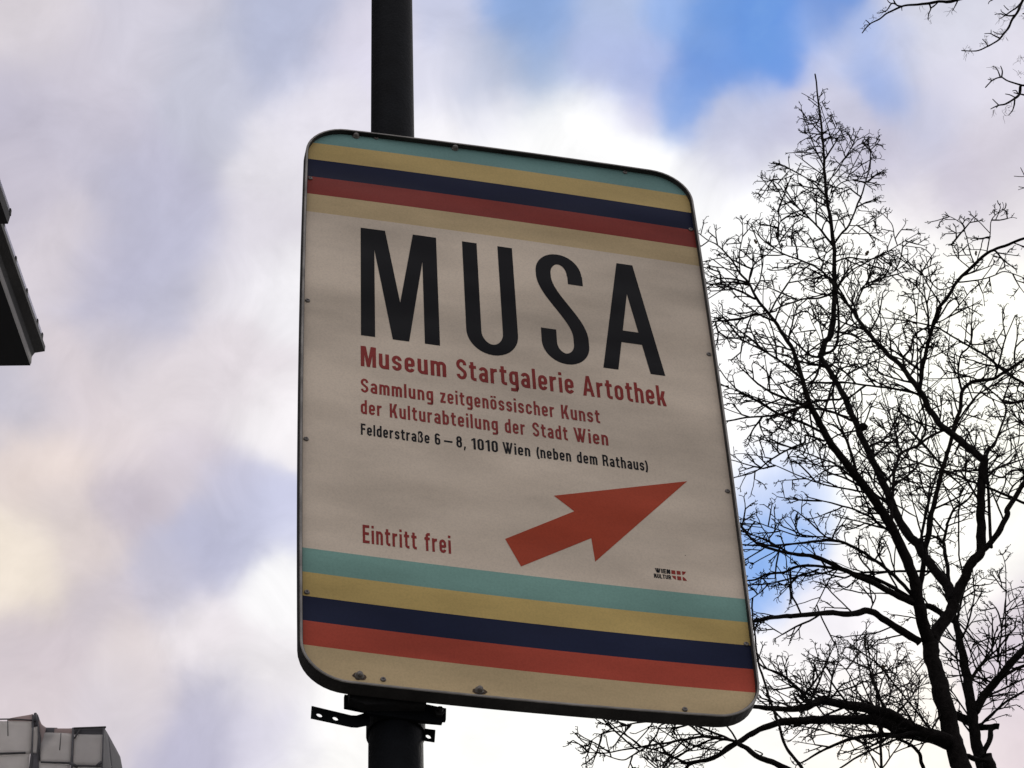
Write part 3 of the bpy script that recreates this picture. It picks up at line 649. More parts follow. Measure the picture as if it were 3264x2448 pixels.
# ------------------------------------------------------------------ trees
bark = mat('dark_bark', (.014, .012, .011), .95, spec=.05, var=.45, vscale=30, bump=.8, bscale=120)
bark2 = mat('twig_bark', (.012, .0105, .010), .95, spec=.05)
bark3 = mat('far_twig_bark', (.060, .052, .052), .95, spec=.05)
def T1(x, y): return (2200 + x * .48232, 200 + y * .48232)
def T2(x, y): return (2200 + x * .48232, 900 + y * .48232)
def T3(x, y): return (2200 + x * .48232, 1648 + y * .48232)
def T4(x, y): return (1750 + x * .36166, 2100 + y * .36166)
def T5(x, y): return (2700 + x * .37376, y * .37376)
KW = .48232
class Tree:
    def __init__(s, Y, seed):
        s.Y = Y; s.r = random.Random(seed); s.pts = []; s.rad = []; s.dep = []; s.px = []; s.limbs = []; s.k = Y / ray(1632, 1224)[1] / FPX
    def limb(s, pix, w0, w1, d0=None, drift=None, name='branch', steps=5, end=None):
        """pix photo points from root to tip, w0,w1 widths in photo px"""
        if d0 is None:
            d0 = 0; best = 1e9
            for (q, dd) in zip(s.px, s.dep):
                e = math.dist(q, pix[0])
                if e < best: best = e; bd = dd
            if best < 60: d0 = bd
        if drift is None: drift = s.r.uniform(-.9, .9)
        n = len(pix); L_ = [0]
        for i in range(1, n): L_.append(L_[-1] + math.dist(pix[i], pix[i - 1]))
        tot = L_[-1]; out = []
        P = [pix[0]] + list(pix) + [pix[-1]]
        for i in range(n - 1):
            p0, p1, p2, p3 = P[i], P[i + 1], P[i + 2], P[i + 3]
            for k in range(steps):
                t = k / steps
                q = tuple(.5 * ((2 * b) + (c - a) * t + (2 * a - 5 * b + 4 * c - d) * t * t + (3 * b - a - 3 * c + d) * t ** 3) for a, b, c, d in zip(p0, p1, p2, p3))
                out.append((q, (L_[i] + (L_[i + 1] - L_[i]) * t) / tot))
        out.append((pix[-1], 1.0))
        pts, rad = [], []; sd_ = s.r.uniform(0, 99)
        for i, (q, t) in enumerate(out):
            w = w0 + (w1 - w0) * t
            jx = mnoise.noise(Vector((t * tot * .03, sd_, 0))) * min(4, w * .35) * (0 if i == 0 else 1); jy = mnoise.noise(Vector((t * tot * .03, sd_, 9))) * min(4, w * .35) * (0 if i == 0 else 1)
            dep = d0 + drift * t * min(1, tot / 700) + .05 * mnoise.noise(Vector((t * 3, sd_, 5))) * (i > 0)
            q = (q[0] + jx, q[1] + jy)
            pts.append(at(q[0], q[1], s.Y + dep)); rad.append(w * s.k / 2 * (1 + .10 * mnoise.noise(Vector((t * tot * .05, sd_, 2))))); s.px.append(q); s.dep.append(dep)
        s.limbs.append((name, pts, rad))
        b = len(s.pts); s.pts += pts; s.rad += rad
        s.par = getattr(s, 'par', []); s.par += [-1] + list(range(b, b + len(pts) - 1))
    def build(s, label, cat, foot_from, trunk_pts=None, polys=(), natt=0, capn=2, space_=.105, shootk=1.0, tm=None, bm_=None, group=None, claws=True, rt=.0025, claw_len=.026):
        base = np.array([foot_from[0], foot_from[1], 0.0])
        t = thing('bare_tree', label, cat, base, group)
        for i, (nm, pts, rad) in enumerate(s.limbs):
            v, f = tube(pts, rad, 10 if max(rad) > .02 else 6, rough=.16, seed=i + 1); mesh(nm, sub(v, base), f, bm_ or bark, t, smooth=True)
        s.base = base; s.thing = t
        if not natt: return t
        # ---- twigs: straight side shoots, branchlets, and gnarled claws at their ends
        r_ = s.r; P = [Vector(p) for p in s.pts]; nb0 = len(P); parent = [-1] * nb0; direc = [None] * nb0
        Wt = W; polys_px = [p for p, c in polys]
        def inside(v_):
            q = Wt.T @ (np.array(v_) - CAM); x, y = q[0] / q[2] * FPX + PW / 2, q[1] / q[2] * FPX + PH / 2
            for poly in polys_px:
                ins = False; j = len(poly) - 1
                for i in range(len(poly)):
                    if (poly[i][1] > y) != (poly[j][1] > y) and x < (poly[j][0] - poly[i][0]) * (y - poly[i][1]) / (poly[j][1] - poly[i][1]) + poly[i][0]: ins = not ins
                    j = i
                if ins: return True
            return False
        gcell = {}; g_ = .125 * s.Y / 14.5
        def key(v_): return (int(v_.x // g_), int(v_.z // g_), int(v_.y // (g_ * 4)))
        K = s.k * FPX / 9000
        def rnd(d, ang, bias_up=.0):
            """direction at angle ang to d, random side, flattened a little towards the crown's own plane"""
            a = Vector((r_.gauss(0, 1), r_.gauss(0, .55), r_.gauss(0, 1))); a -= d * a.dot(d); a.normalize()
            v_ = d * math.cos(ang) + a * math.sin(ang); v_.z += bias_up; return v_.normalized()
        def claw(i, d, L_):
            for k in range(r_.choice((2, 2, 3))):
                c = i; e = rnd(d, r_.uniform(.3, 1.1))
                for q in range(r_.choice((2, 2, 3))):
                    P.append(P[c] + e * L_ * r_.uniform(.5, 1)); parent.append(c); direc.append(e); c = len(P) - 1; e = rnd(e, r_.uniform(.25, .95))
                    if r_.random() < .5: P.append(P[c] + rnd(e, 1.0) * L_ * .6); parent.append(c); direc.append(e)
        def shoot(i, d, L_, lev):
            st_ = .030 * s.Y / 14.5 * 1.6; n = max(2, int(L_ / st_)); c = i; e = d.copy(); side = 1
            tip = P[i] + d * L_
            if not inside(tip):
                if not inside(P[i] + d * L_ * .4): return
                L_ *= .45; n = max(2, n // 2)
            kk = key(P[i] + d * L_)
            if gcell.get(kk, 0) >= cap_: return
            gcell[kk] = gcell.get(kk, 0) + 1
            seg = L_ / n; acc_ = r_.uniform(.3, 1)
            for q in range(n):
                e = rnd(e, r_.uniform(0, .17), .02 if lev < 3 else 0)
                P.append(P[c] + e * seg); parent.append(c); direc.append(e); c = len(P) - 1
                acc_ += seg / (spc * (1, .8, .62, .5)[min(lev, 3)])
                if acc_ > 1 and q < n - 1:
                    acc_ -= 1
                    if lev < 3 and L_ > .10 * s.Y / 14.5: shoot(c, rnd(e, r_.uniform(.5, 1.05), .1), L_ * r_.uniform(.28, .6) * (1 - .4 * q / n), lev + 1)
                    else: claw(c, rnd(e, .9), claw_len * .8)
            claw(c, e, claw_len)
        cap_ = capn; spc = space_ * s.Y / 14.5
        off = 0; jobs = []
        for (nm, pts, rad) in s.limbs:
            n = len(pts); acc_ = r_.random()
            for i in range(1, n):
                d = Vector(pts[i] - pts[i - 1]); seg = d.length
                if rad[i] > .05: continue
                frac = i / (n - 1); acc_ += seg / (spc * (1.5 if rad[i] > .03 else .9 if rad[i] > .012 else .72))
                while acc_ > 1:
                    acc_ -= 1; jobs.append((off + i, d.normalized(), min(.75, max(.10, (.16 + 12 * rad[i]) * r_.uniform(.5, 1.5))) * s.Y / 14.5 * shootk))
            jobs.append((off + n - 1, Vector(pts[-1] - pts[-2]).normalized(), -1)); off += n
        r_.shuffle(jobs)
        for i, d, L_ in jobs:
            if L_ < 0:
                if inside(P[i]): claw(i, d, claw_len); claw(i, d, claw_len)
            else: shoot(i, rnd(d, r_.uniform(.55, 1.15), .12), L_, 1)
        nb = len(s.pts); ch = [[] for _ in P]
        for i in range(nb, len(P)): ch[parent[i]].append(i)
        cnt = [0] * len(P)
        for i in range(len(P) - 1, nb - 1, -1):
            if not ch[i]: cnt[i] = 1
            if parent[i] >= nb: cnt[parent[i]] += cnt[i]
        R_ = [min(.018, rt * max(1, c) ** .34) for c in cnt]
        V, F = [], []
        idx = {}
        def ring(p, d, r):
            u, w = frame_of(np.array(d)); b = len(V); p = np.array(p)
            for k in range(3): a = 2.0944 * k; V.append(p + r * (math.cos(a) * u + math.sin(a) * w))
            return b
        for i in range(nb, len(P)):
            pr = parent[i]; d = P[i] - P[pr]
            if i not in idx: idx[i] = ring(P[i], d, R_[i] * (1.2 if not ch[i] else 1))
            if pr >= nb and ch[pr] and max(ch[pr], key=lambda q: cnt[q]) == i: b0 = idx[pr]
            else: b0 = ring(P[pr], d, R_[i])
            b1 = idx[i]
            # align rings roughly
            best = min(range(3), key=lambda o_: sum(np.linalg.norm(V[b0 + k] - V[b1 + (k + o_) % 3]) for k in range(3)))
            for k in range(3): F.append((b0 + k, b0 + (k + 1) % 3, b1 + (k + 1 + best) % 3, b1 + (k + best) % 3))
        o = mesh('twigs', sub(V, base), F, tm or bark2, t, fix=False); o['kind'] = 'stuff'
        s.P, s.nb = P, nb
        return t

A = Tree(14.5, 3)
trA = [T3(1830, 1760), T3(1800, 1680), T3(1740, 1480), T3(1690, 1260), T3(1640, 1080), T3(1600, 930), T3(1580, 830)]
A.limb(trA, 60, 46, 0, 0, 'trunk')
A.limb([T3(1580, 840), T3(1535, 680), T3(1510, 560), T3(1480, 420), T3(1420, 260), T3(1340, 80), T2(1290, 1551), T2(1190, 1400), T2(1050, 1220), T2(920, 1050), T2(850, 920), T2(780, 790)], 37, 18, drift=-.9)
A.limb([T2(780, 790), T2(740, 640), T2(690, 480), T2(620, 350), T2(540, 240), T2(440, 110), T1(390, 1461), T1(330, 1390), T1(270, 1300), T1(180, 1205), T1(110, 1170), T1(50, 1120)], 16, 2.5, drift=-.3)
A.limb([T1(330, 1400), T1(325, 1270), T1(345, 1150), T1(345, 1040)], 5, 2.5, drift=.1)
A.limb([T1(390, 1450), T1(420, 1340), T1(520, 1260), T1(600, 1180)], 6, 2.5)
A.limb([T3(1590, 820), T3(1650, 730), T3(1720, 630), T3(1740, 560)], 40, 34, drift=.1)
A.limb([T3(1740, 560), T3(1690, 440), T3(1600, 330), T3(1500, 180), T3(1400, 60), T2(1330, 1450), T2(1240, 1250), T2(1150, 1060), T2(1090, 920), T2(1040, 800), T2(960, 650), T2(880, 520), T2(860, 480)], 31, 17, drift=.8)
A.limb([T2(860, 490), T2(890, 400), T2(935, 340), T2(950, 200), T2(958, 50), T1(952, 1400), T1(950, 1240), T1(925, 1020), T1(897, 850), T1(880, 600), T1(865, 400), T1(845, 230), T1(825, 76)], 20, 5.6, drift=.2)
A.limb([T2(865, 490), T2(790, 480), T2(700, 400), T2(630, 345)], 9, 5, drift=-.3)
A.limb([T2(870, 470), T2(930, 455), T2(965, 410), T2(978, 330), T2(978, 200), T2(970, 90), T1(965, 1470)], 10, 7, drift=.1)
# the tall right limb and its diagonal back to the leader
A.limb([T3(1740, 570), T3(1800, 430), T3(1850, 320), T3(1920, 230), T3(1922, 100), T2(1922, 1500), T2(1930, 1300), T2(1945, 1175)], 31, 25, drift=-.5)
A.limb([T2(1945, 1180), T2(1850, 1100), T2(1770, 1030), T2(1680, 960), T2(1600, 870), T2(1530, 740), T2(1400, 560), T2(1290, 460), T2(1180, 340), T2(1080, 200), T2(1000, 90), T1(975, 1510), T1(870, 1375), T1(740, 1310), T1(600, 1255), T1(520, 1190)], 24, 3.5, drift=.9)
A.limb([T3(1920, 230), T3(1990, 165), T3(2050, 80), T3(2100, -20), T2(2100, 1490), T2(2250, 1260), T2(2400, 1000)], 18, 12, drift=-.4)
A.limb([T3(1320, 100), T2(1330, 1560), T2(1345, 1300), T2(1390, 1140), T2(1500, 1080), T2(1600, 1010), T2(1740, 950)], 12, 7, drift=.4)
A.limb([T2(1500, 1080), T2(1550, 1000), T2(1555, 900), T2(1525, 790), T2(1505, 720)], 7, 5)
A.limb([T2(1515, 730), T2(1540, 550), T2(1580, 380), T2(1630, 200), T2(1700, 100), T2(1760, 0), T1(1850, 1360), T1(1960, 1260), T1(2080, 1210), T1(2206, 1160), T1(2330, 1120)], 14, 8, drift=-.6)
A.limb([T2(1505, 700), T2(1500, 400), T2(1500, 200), T2(1520, 0), T1(1525, 1350)], 6, 2.5, drift=.5)
A.limb([T2(1420, 570), T2(1408, 500), T2(1460, 430), T2(1472, 370), T2(1520, 320), T2(1600, 280), T2(1720, 215), T2(1850, 60)], 8, 3, drift=.5)
A.limb([T1(1880, 1330), T1(1850, 1250), T1(1820, 1130), T1(1790, 1060), T1(1700, 1010)], 4.5, 2.5)
A.limb([T1(1960, 1260), T1(1980, 1150), T1(1990, 1040), T1(2060, 970)], 5, 2.5)
A.limb([T1(1750, 1465), T1(1650, 1500), T1(1560, 1420), T1(1450, 1360)], 4.5, 2.5)
A.limb([T1(1770, 1450), T1(1880, 1440), T1(2000, 1410), T1(2080, 1380), T1(2200, 1420)], 5, 3)
A.limb([T1(1850, 1360), T1(1760, 1280), T1(1730, 1200)], 4, 2.5)
# leader's side branches
for pix, a, b in [
 ([T1(955, 1230), T1(900, 1150), T1(820, 1060), T1(760, 1000), T1(650, 900), T1(580, 800), T1(480, 760)], 9, 2.5),
 ([T1(945, 1200), T1(1000, 1130), T1(1050, 1070), T1(1110, 930), T1(1140, 850), T1(1180, 700), T1(1190, 600), T1(1170, 510)], 9, 3),
 ([T1(1050, 1075), T1(1150, 1070), T1(1230, 1030), T1(1290, 985)], 4, 2.5),
 ([T1(895, 880), T1(820, 800), T1(740, 745), T1(690, 720), T1(600, 680), T1(520, 660)], 7, 2.5),
 ([T1(690, 735), T1(620, 770), T1(530, 775), T1(450, 860)], 4, 2.5),
 ([T1(900, 880), T1(920, 780), T1(970, 720), T1(1040, 600), T1(1110, 500)], 6, 2.5),
 ([T1(940, 745), T1(1010, 640), T1(1090, 560), T1(1160, 520)], 4, 2.5),
 ([T1(915, 950), T1(960, 830), T1(1030, 780), T1(1150, 765), T1(1270, 730)], 5, 2.5),
 ([T1(1030, 780), T1(1090, 660), T1(1160, 540), T1(1230, 540)], 4, 2.5),
 ([T1(880, 570), T1(920, 500), T1(965, 420), T1(970, 400)], 3.5, 2.5), ([T1(878, 575), T1(820, 510), T1(770, 470)], 3.5, 2.5),
 ([T1(878, 650), T1(830, 620), T1(760, 600)], 3, 2.2), ([T1(868, 400), T1(910, 360), T1(950, 340)], 3, 2.2), ([T1(865, 405), T1(810, 385), T1(770, 365)], 3, 2.2),
 ([T1(848, 270), T1(890, 240), T1(885, 190)], 3, 2.2), ([T1(845, 270), T1(790, 230), T1(735, 200)], 3, 2.2),
 ([T1(870, 480), T1(930, 440), T1(1020, 440)], 3, 2.2),
 ([T1(950, 1320), T1(1050, 1290), T1(1200, 1300), T1(1300, 1250), T1(1400, 1190), T1(1500, 1130)], 7, 2.5),
 ([T1(975, 1480), T1(1060, 1380), T1(1180, 1310), T1(1290, 1250)], 7, 3), ([T1(1080, 1600), T1(1140, 1480), T1(1250, 1430), T1(1400, 1350)], 5, 3), ([T1(975, 1500), T1(1020, 1400), T1(1110, 1320), T1(1170, 1310)], 6, 3),
 ([T1(1370, 1210), T1(1350, 1150), T1(1330, 1060), T1(1260, 990)], 4, 2.5), ([T1(1090, 1640), T1(1130, 1520), T1(1200, 1400)], 5, 3),
 ([T1(950, 1510), T1(860, 1550), T1(720, 1570), T1(580, 1620), T2(560, 190), T2(430, 220), T2(300, 240), T2(140, 260)], 8, 3),
 ([T1(600, 1220), T1(570, 1130), T1(600, 1030), T1(560, 970)], 4, 2.5), ([T1(900, 1250), T1(780, 1220), T1(620, 1210)], 4, 2.5),
 ([T1(380, 1450), T1(280, 1430), T1(200, 1425), T1(110, 1450)], 7, 3), ([T1(385, 1465), T1(250, 1450), T1(160, 1460), T1(100, 1490)], 7, 3), ([T1(430, 1560), T1(330, 1510), T1(220, 1470), T1(110, 1460)], 8, 4),
 ([T2(560, 260), T2(430, 210), T2(330, 245), T2(140, 260)], 7, 3), ([T2(740, 640), T2(620, 540), T2(500, 460), T2(400, 410), T2(300, 370), T2(170, 385)], 8, 3),
 ([T2(780, 800), T2(650, 860), T2(500, 885), T2(400, 890), T2(220, 920), T2(120, 930)], 8, 4), ([T2(1000, 770), T2(880, 780), T2(740, 800), T2(600, 810), T2(430, 760), T2(260, 700)], 8, 3.5),
 ([T2(1070, 915), T2(950, 860), T2(850, 822), T2(770, 740)], 9, 5), ([T2(1515, 738), T2(1330, 700), T2(1160, 680), T2(1000, 660), T2(760, 665)], 7, 5),
 ([T2(1110, 980), T2(1000, 1000), T2(940, 1030), T2(880, 1080)], 7, 4), ([T2(890, 1050), T2(770, 1010), T2(750, 1060), T2(640, 1110), T2(520, 1180), T2(430, 1250), T2(290, 1290)], 8, 3.5),
 ([T2(1060, 1235), T2(950, 1215), T2(830, 1205), T2(700, 1100)], 6, 3), ([T2(1160, 1390), T2(1000, 1360), T2(860, 1330), T2(700, 1270), T2(540, 1200)], 6, 3),
 ([T2(860, 500), T2(850, 580), T2(810, 660), T2(770, 730)], 9, 6), ([T2(700, 500), T2(860, 420), T2(800, 250), T2(780, 190)], 4, 2.5),
 ([T2(1330, 1660), T2(1200, 1560), T2(1080, 1500), T2(900, 1450), T2(780, 1420)], 9, 3.5), ([T2(1010, 640), T2(1080, 540), T2(1120, 430)], 4, 2.5),
 ([T2(980, 320), T2(1060, 220), T2(1130, 60), T2(1200, -60)], 6, 3), ([T2(950, 370), T2(1050, 330), T2(1140, 290)], 5, 3), ([T2(900, 400), T2(930, 250), T2(950, 100)], 5, 4)]:
    A.limb(pix, a, b)
# left-reaching limbs beside the board
A.limb([T3(1505, 575), T3(1350, 510), T3(1200, 430), T3(1080, 380), T3(960, 320), T3(850, 270), T3(740, 250), T3(600, 225), T3(450, 180), T3(330, 60)], 21, 5, drift=-.8)
A.limb([T3(1490, 560), T3(1350, 470), T3(1200, 400), T3(1100, 375), T3(980, 345), T3(850, 325), T3(720, 325), T3(620, 365), T3(520, 375), T3(430, 412), T3(300, 425)], 14, 5, drift=-.5)
A.limb([T3(1480, 530), T3(1350, 390), T3(1200, 270), T3(1080, 200), T3(960, 155), T3(800, 165), T3(600, 185), T3(450, 188), T3(300, 180)], 13, 4, drift=-.9)
A.limb([T3(850, 345), T3(700, 395), T3(520, 440), T3(300, 452)], 6, 4); A.limb([T3(520, 440), T3(460, 500), T3(390, 550)], 4, 2.5)
A.limb([T3(960, 155), T3(880, 130), T3(740, 130), T3(600, 90), T3(400, 20)], 5, 3); A.limb([T3(640, 230), T3(500, 150), T3(380, 100), T3(300, 0)], 6, 3)
A.limb([T3(1520, 830), T3(1400, 755), T3(1270, 670), T3(1180, 620), T3(1080, 640), T3(900, 635), T3(700, 650), T3(560, 665), T3(380, 695)], 24, 9, drift=-.9)
A.limb([T3(1195, 605), T3(1225, 520), T3(1160, 460)], 4.5, 3); A.limb([T3(970, 350), T3(910, 430), T3(850, 550), T3(825, 600)], 5, 3)
# low heavy limbs
A.limb([T3(1740, 1510), T3(1600, 1450), T3(1450, 1390), T3(1350, 1320), T3(1250, 1285), T3(1100, 1250), T3(950, 1228), T3(850, 1215), T3(750, 1262), T3(600, 1268), T3(380, 1250)], 40, 11, drift=-.9)
A.limb([T3(1710, 1480), T3(1560, 1430), T3(1400, 1410), T3(1250, 1345), T3(1100, 1338), T3(900, 1340), T3(700, 1348), T3(580, 1360), T3(430, 1420), T3(320, 1490), T3(200, 1570), T3(100, 1610), T3(-60, 1625)], 38, 8, drift=-.4)
A.limb([T3(1700, 1520), T3(1550, 1465), T3(1400, 1450), T3(1250, 1440), T3(1050, 1470), T3(900, 1530), T3(780, 1600), T3(700, 1640)], 20, 4, drift=.2)
A.limb([T3(1400, 1455), T3(1200, 1540), T3(1080, 1600), T3(960, 1680)], 6, 5); A.limb([T3(1370, 1470), T3(1450, 1500), T3(1510, 1555), T3(1530, 1620), T3(1560, 1700)], 8, 13)
A.limb([T3(1340, 1560), T3(1440, 1520), T3(1560, 1490)], 3.5, 4); A.limb([T3(1700, 1240), T3(1600, 1400), T3(1510, 1550)], 6, 4)
A.limb([T3(1330, 1320), T3(1250, 1200), T3(1190, 1020), T3(1160, 870), T3(1165, 700)], 8, 2.5); A.limb([T3(1240, 1190), T3(1270, 1080), T3(1320, 990)], 5, 3)
A.limb([T3(800, 1240), T3(720, 1140), T3(600, 1040), T3(480, 990), T3(420, 920)], 11, 4, drift=-.2)
# stumps of cut limbs
A.limb([T3(1830, 1580), T3(1900, 1605), T3(1975, 1615)], 15, 14, drift=.1, name='stump'); A.limb([T3(1985, 1700), T3(1975, 1640), T3(1955, 1570)], 40, 34, d0=.1, drift=0, name='stump')
# burl on the left leader
polA = [T1(720, 230), T1(800, 190), T1(870, 190), T1(930, 330), T1(1100, 440), T1(1280, 480), T1(1290, 850), T1(1260, 960), T1(1530, 1110), T1(1560, 1350), T1(1640, 1180), T1(1780, 950), T1(2100, 950), T1(2300, 1000), T2(2300, 1300), T2(1950, 1250), T2(1350, 1450), T3(1350, 60), T3(1200, 420), T3(700, 720), T3(380, 700), T2(180, 1300), T2(120, 700), T2(60, 0), T1(0, 1150), T1(90, 1050), T1(450, 1000), T1(430, 780), T1(620, 580), T1(740, 560), T1(720, 350)]
polA2 = [T3(400, 700), T3(560, 740), T3(900, 780), T3(1330, 850), T3(1500, 900), T3(1600, 1200), T3(1650, 1380), T3(1200, 1560), T3(700, 1660), T3(560, 1500), T3(430, 1260)]
tA = A.build('tall bare street tree right of the sign, its straight leader reaching highest', 'tree', at(*T3(1830, 1760), 14.5), polys=((polA, 3300), (polA2, 520), ([T2(1150, 350), T2(1500, 650), T2(2206, 350), T2(2206, -150), T2(1700, -500), T2(1150, -50)], 500)), natt=1)
def ground_trunk(T, p, r, name='trunk'):
    base = T.base; f = np.array([base[0], base[1], 0]); p = np.array(p)
    v, fc = tube(sub([f, f + (p - f) * .04, f + (p - f) * .3, f + (p - f) * .7, p], base), [r * 2.6, r * 2.0, r * 1.6, r * 1.25, r], 14, rough=.1, seed=4)
    o = mesh(name, v, fc, bark, T.thing, smooth=True); return o
o = ground_trunk(A, at(*T3(1830, 1758), 14.5), 30 * A.k); o['label'] = 'lower trunk'
c = at(*T2(1142, 955), 14.9)
bmm = bmesh.new(); bmesh.ops.create_icosphere(bmm, subdivisions=3, radius=1)
for q in bmm.verts:
    n_ = 1 + .28 * mnoise.noise(q.co * 2.3); q.co = Vector((q.co.x * .036 * n_, q.co.y * .03 * n_, q.co.z * .032 * n_))
me = bpy.data.meshes.new('burl'); bmm.to_mesh(me); bmm.free(); bo = link('burl', me, bark, A.thing); bo.location = Vector(c) - Vector(A.base)
# a few leaves that never fell
leafm = mat('dead_leaf', (.12, .085, .05), .9, var=.3)
for (x, y, sz) in [(T2(868, 200)), ] and [(*T2(868, 200), .045), (*T2(610, 430), .05), (*T1(740, 1055), .04), (*T1(1180, 1240), .05), (*T1(420, 1165), .05), (*T3(1300, 985), .06), (*T3(1280, 975), .05), (*T3(825, 965), .05), (*T1(650, 1300), .035), (*T2(1235, 500), .04), (*T1(1890, 1240), .045), (*T3(2090, 880), .02)]:
    c = at(x, y, 14.3 + rng.uniform(0, .5)); V = []
    d1 = Vector((rng.gauss(0, 1), rng.gauss(0, 1), rng.gauss(-.6, .6))).normalized(); d2 = d1.cross(Vector((rng.gauss(0, 1), rng.gauss(0, 1), .3))).normalized(); d3 = d1.cross(d2)
    prof = [(0, 0), (.3, .28), (.45, .2), (.6, .34), (.8, .16), (1, 0), (.8, -.18), (.6, -.3), (.45, -.18), (.3, -.3)]
    V = [Vector(c) + d1 * sz * a + d2 * sz * b + d3 * sz * (.5 * b * b + .3 * a * a) for a, b in prof]; V += [q + d3 * .0006 for q in V]
    n = len(prof); F = [tuple(range(n)), tuple(range(n, 2 * n))[::-1]] + [(i, (i + 1) % n, n + (i + 1) % n, n + i) for i in range(n)]
    mesh('leaf', sub(V, A.base), F, leafm, A.thing)

B = Tree(16.0, 11)
B.limb([T3(1975, 1770), T3(1940, 1680), T3(1890, 1480), T3(1860, 1280), T3(1830, 1060), T3(1800, 900), T3(1765, 740), T3(1740, 650)], 38, 19, 0, 0, 'trunk')
B.limb([T3(1740, 660), T3(1722, 500), T3(1700, 350), T3(1680, 220), T3(1672, 170)], 13, 11, drift=.2)
B.limb([T3(1672, 175), T3(1630, 135), T3(1560, 125), T3(1500, 150), T3(1440, 180)], 9, 4); B.limb([T3(1672, 175), T3(1700, 60), T2(1695, 1600), T2(1745, 1500), T2(1840, 1430), T2(1900, 1330)], 10, 5)
B.limb([T2(1745, 1505), T2(1700, 1400), T2(1660, 1290)], 5, 3)
B.limb([T3(1750, 690), T3(1600, 600), T3(1520, 570), T3(1530, 400), T3(1555, 200), T3(1580, 50), T2(1600, 1500), T2(1650, 1300), T2(1700, 1120), T2(1745, 960), T2(1780, 850), T2(1800, 725), T2(1870, 660), T2(1990, 640), T2(2080, 590), T2(2206, 510), T2(2350, 400)], 18, 9, drift=-.6)
B.limb([T2(1745, 960), T2(1850, 800), T2(1950, 710), T2(2070, 640), T2(2206, 560)], 7, 4)
B.limb([T2(1800, 725), T2(1770, 600), T2(1790, 480), T2(1850, 410), T2(1860, 250), T2(1870, 100)], 8, 3)
B.limb([T3(1990, 200), T2(1960, 1150), T2(2010, 1080), T2(2050, 960), T2(2085, 870), T2(2068, 790), T2(1950, 690), T2(1870, 630), T2(1700, 590)], 12, 4, drift=.4)
B.limb([T2(2070, 790), T2(2140, 795), T2(2206, 780), T2(2320, 760)], 10, 8); B.limb([T2(2350, 760), T2(2206, 670), T2(2080, 590), T2(1960, 490), T2(1840, 420), T2(1720, 350), T2(1610, 290), T2(1400, 250), T2(1250, 230)], 12, 3, d0=.3, drift=.5)
B.limb([T2(2300, 1510), T2(2206, 1460), T2(2100, 1410), T2(1900, 1330), T2(1700, 1250), T2(1560, 1210), T2(1450, 1170), T2(1390, 1110), T2(1350, 960), T2(1280, 780), T2(1250, 640)], 9, 3, d0=-.3, drift=.4)
B.limb([T2(1380, 1090), T2(1300, 990), T2(1190, 910)], 4, 2.5); B.limb([T2(1440, 1160), T2(1350, 1040), T2(1370, 980)], 4, 3)
B.limb([T2(1960, 1250), T2(2060, 1290), T2(2130, 1240), T2(2250, 1260)], 6, 4, d0=0); B.limb([T2(1970, 1200), T2(2080, 1130), T2(2206, 1060)], 4, 3, d0=0)
B.limb([T3(1880, 1290), T3(1960, 1160), T3(2060, 1040), T3(2150, 930), T3(2230, 860), T3(2400, 700)], 24, 19, drift=-.5)
B.limb([T3(1755, 680), T3(1850, 780), T3(1930, 900), T3(2010, 1000), T3(2010, 1080)], 6, 3); B.limb([T3(1760, 700), T3(1830, 830), T3(1880, 980), T3(1920, 1060), T3(1980, 1060)], 5, 3)
B.limb([T3(1910, 1380), T3(2000, 1300), T3(2120, 1200), T3(2260, 1130)], 8, 6); B.limb([T3(1970, 1180), T3(2080, 1130), T3(2260, 1040)], 7, 5); B.limb([T3(1960, 1100), T3(1900, 1060), T3(1700, 1045)], 6, 3)
B.limb([T3(2330, 940), T3(2206, 980), T3(2060, 1060), T3(1960, 1150)], 12, 6, d0=.2, drift=0)
B.limb([T3(1940, 1560), T3(1975, 1480), T3(1990, 1400), T3(2012, 1385), T3(2040, 1383)], 14, 17, drift=.1, name='stump'); B.limb([T3(1700, 1290), T3(1800, 1330), T3(1900, 1385), T3(2010, 1390)], 26, 16, d0=.1, drift=0)
B.limb([T3(2090, 1110), T3(2085, 900), T3(2085, 600), T3(2085, 350), T3(2065, 250)], 6, 2.5, d0=.3)
B.limb([T3(2030, 960), T3(2060, 740), T3(2090, 500)], 6, 3); B.limb([T3(1880, 840), T3(1990, 800), T3(2200, 770)], 4, 3)
polB = [T2(1150, 700), T2(1500, 800), T2(1700, 250), T2(2300, -50), T2(2300, 1450), T3(2300, 50), T3(2150, 100), T3(2100, 130), T3(2150, 380), T3(2240, 400), T3(2300, 700), T3(2300, 1000), T3(2206, 1250), T3(2000, 1350), T3(1650, 1280), T3(1700, 800), T3(1300, 680), T3(1500, 300), T2(1500, 1500), T2(1250, 1200)]
B.build('darker forked bare tree standing behind the tall one, far right', 'tree', at(*T3(1975, 1770), 16.0), polys=((polB, 1900), ([T3(1650, 750), T3(2206, 300), T3(2230, 1150), T3(1900, 1300), T3(1680, 1250)], 420)), natt=1)
ground_trunk(B, at(*T3(1975, 1768), 16.0), 20 * B.k)['label'] = 'lower trunk'

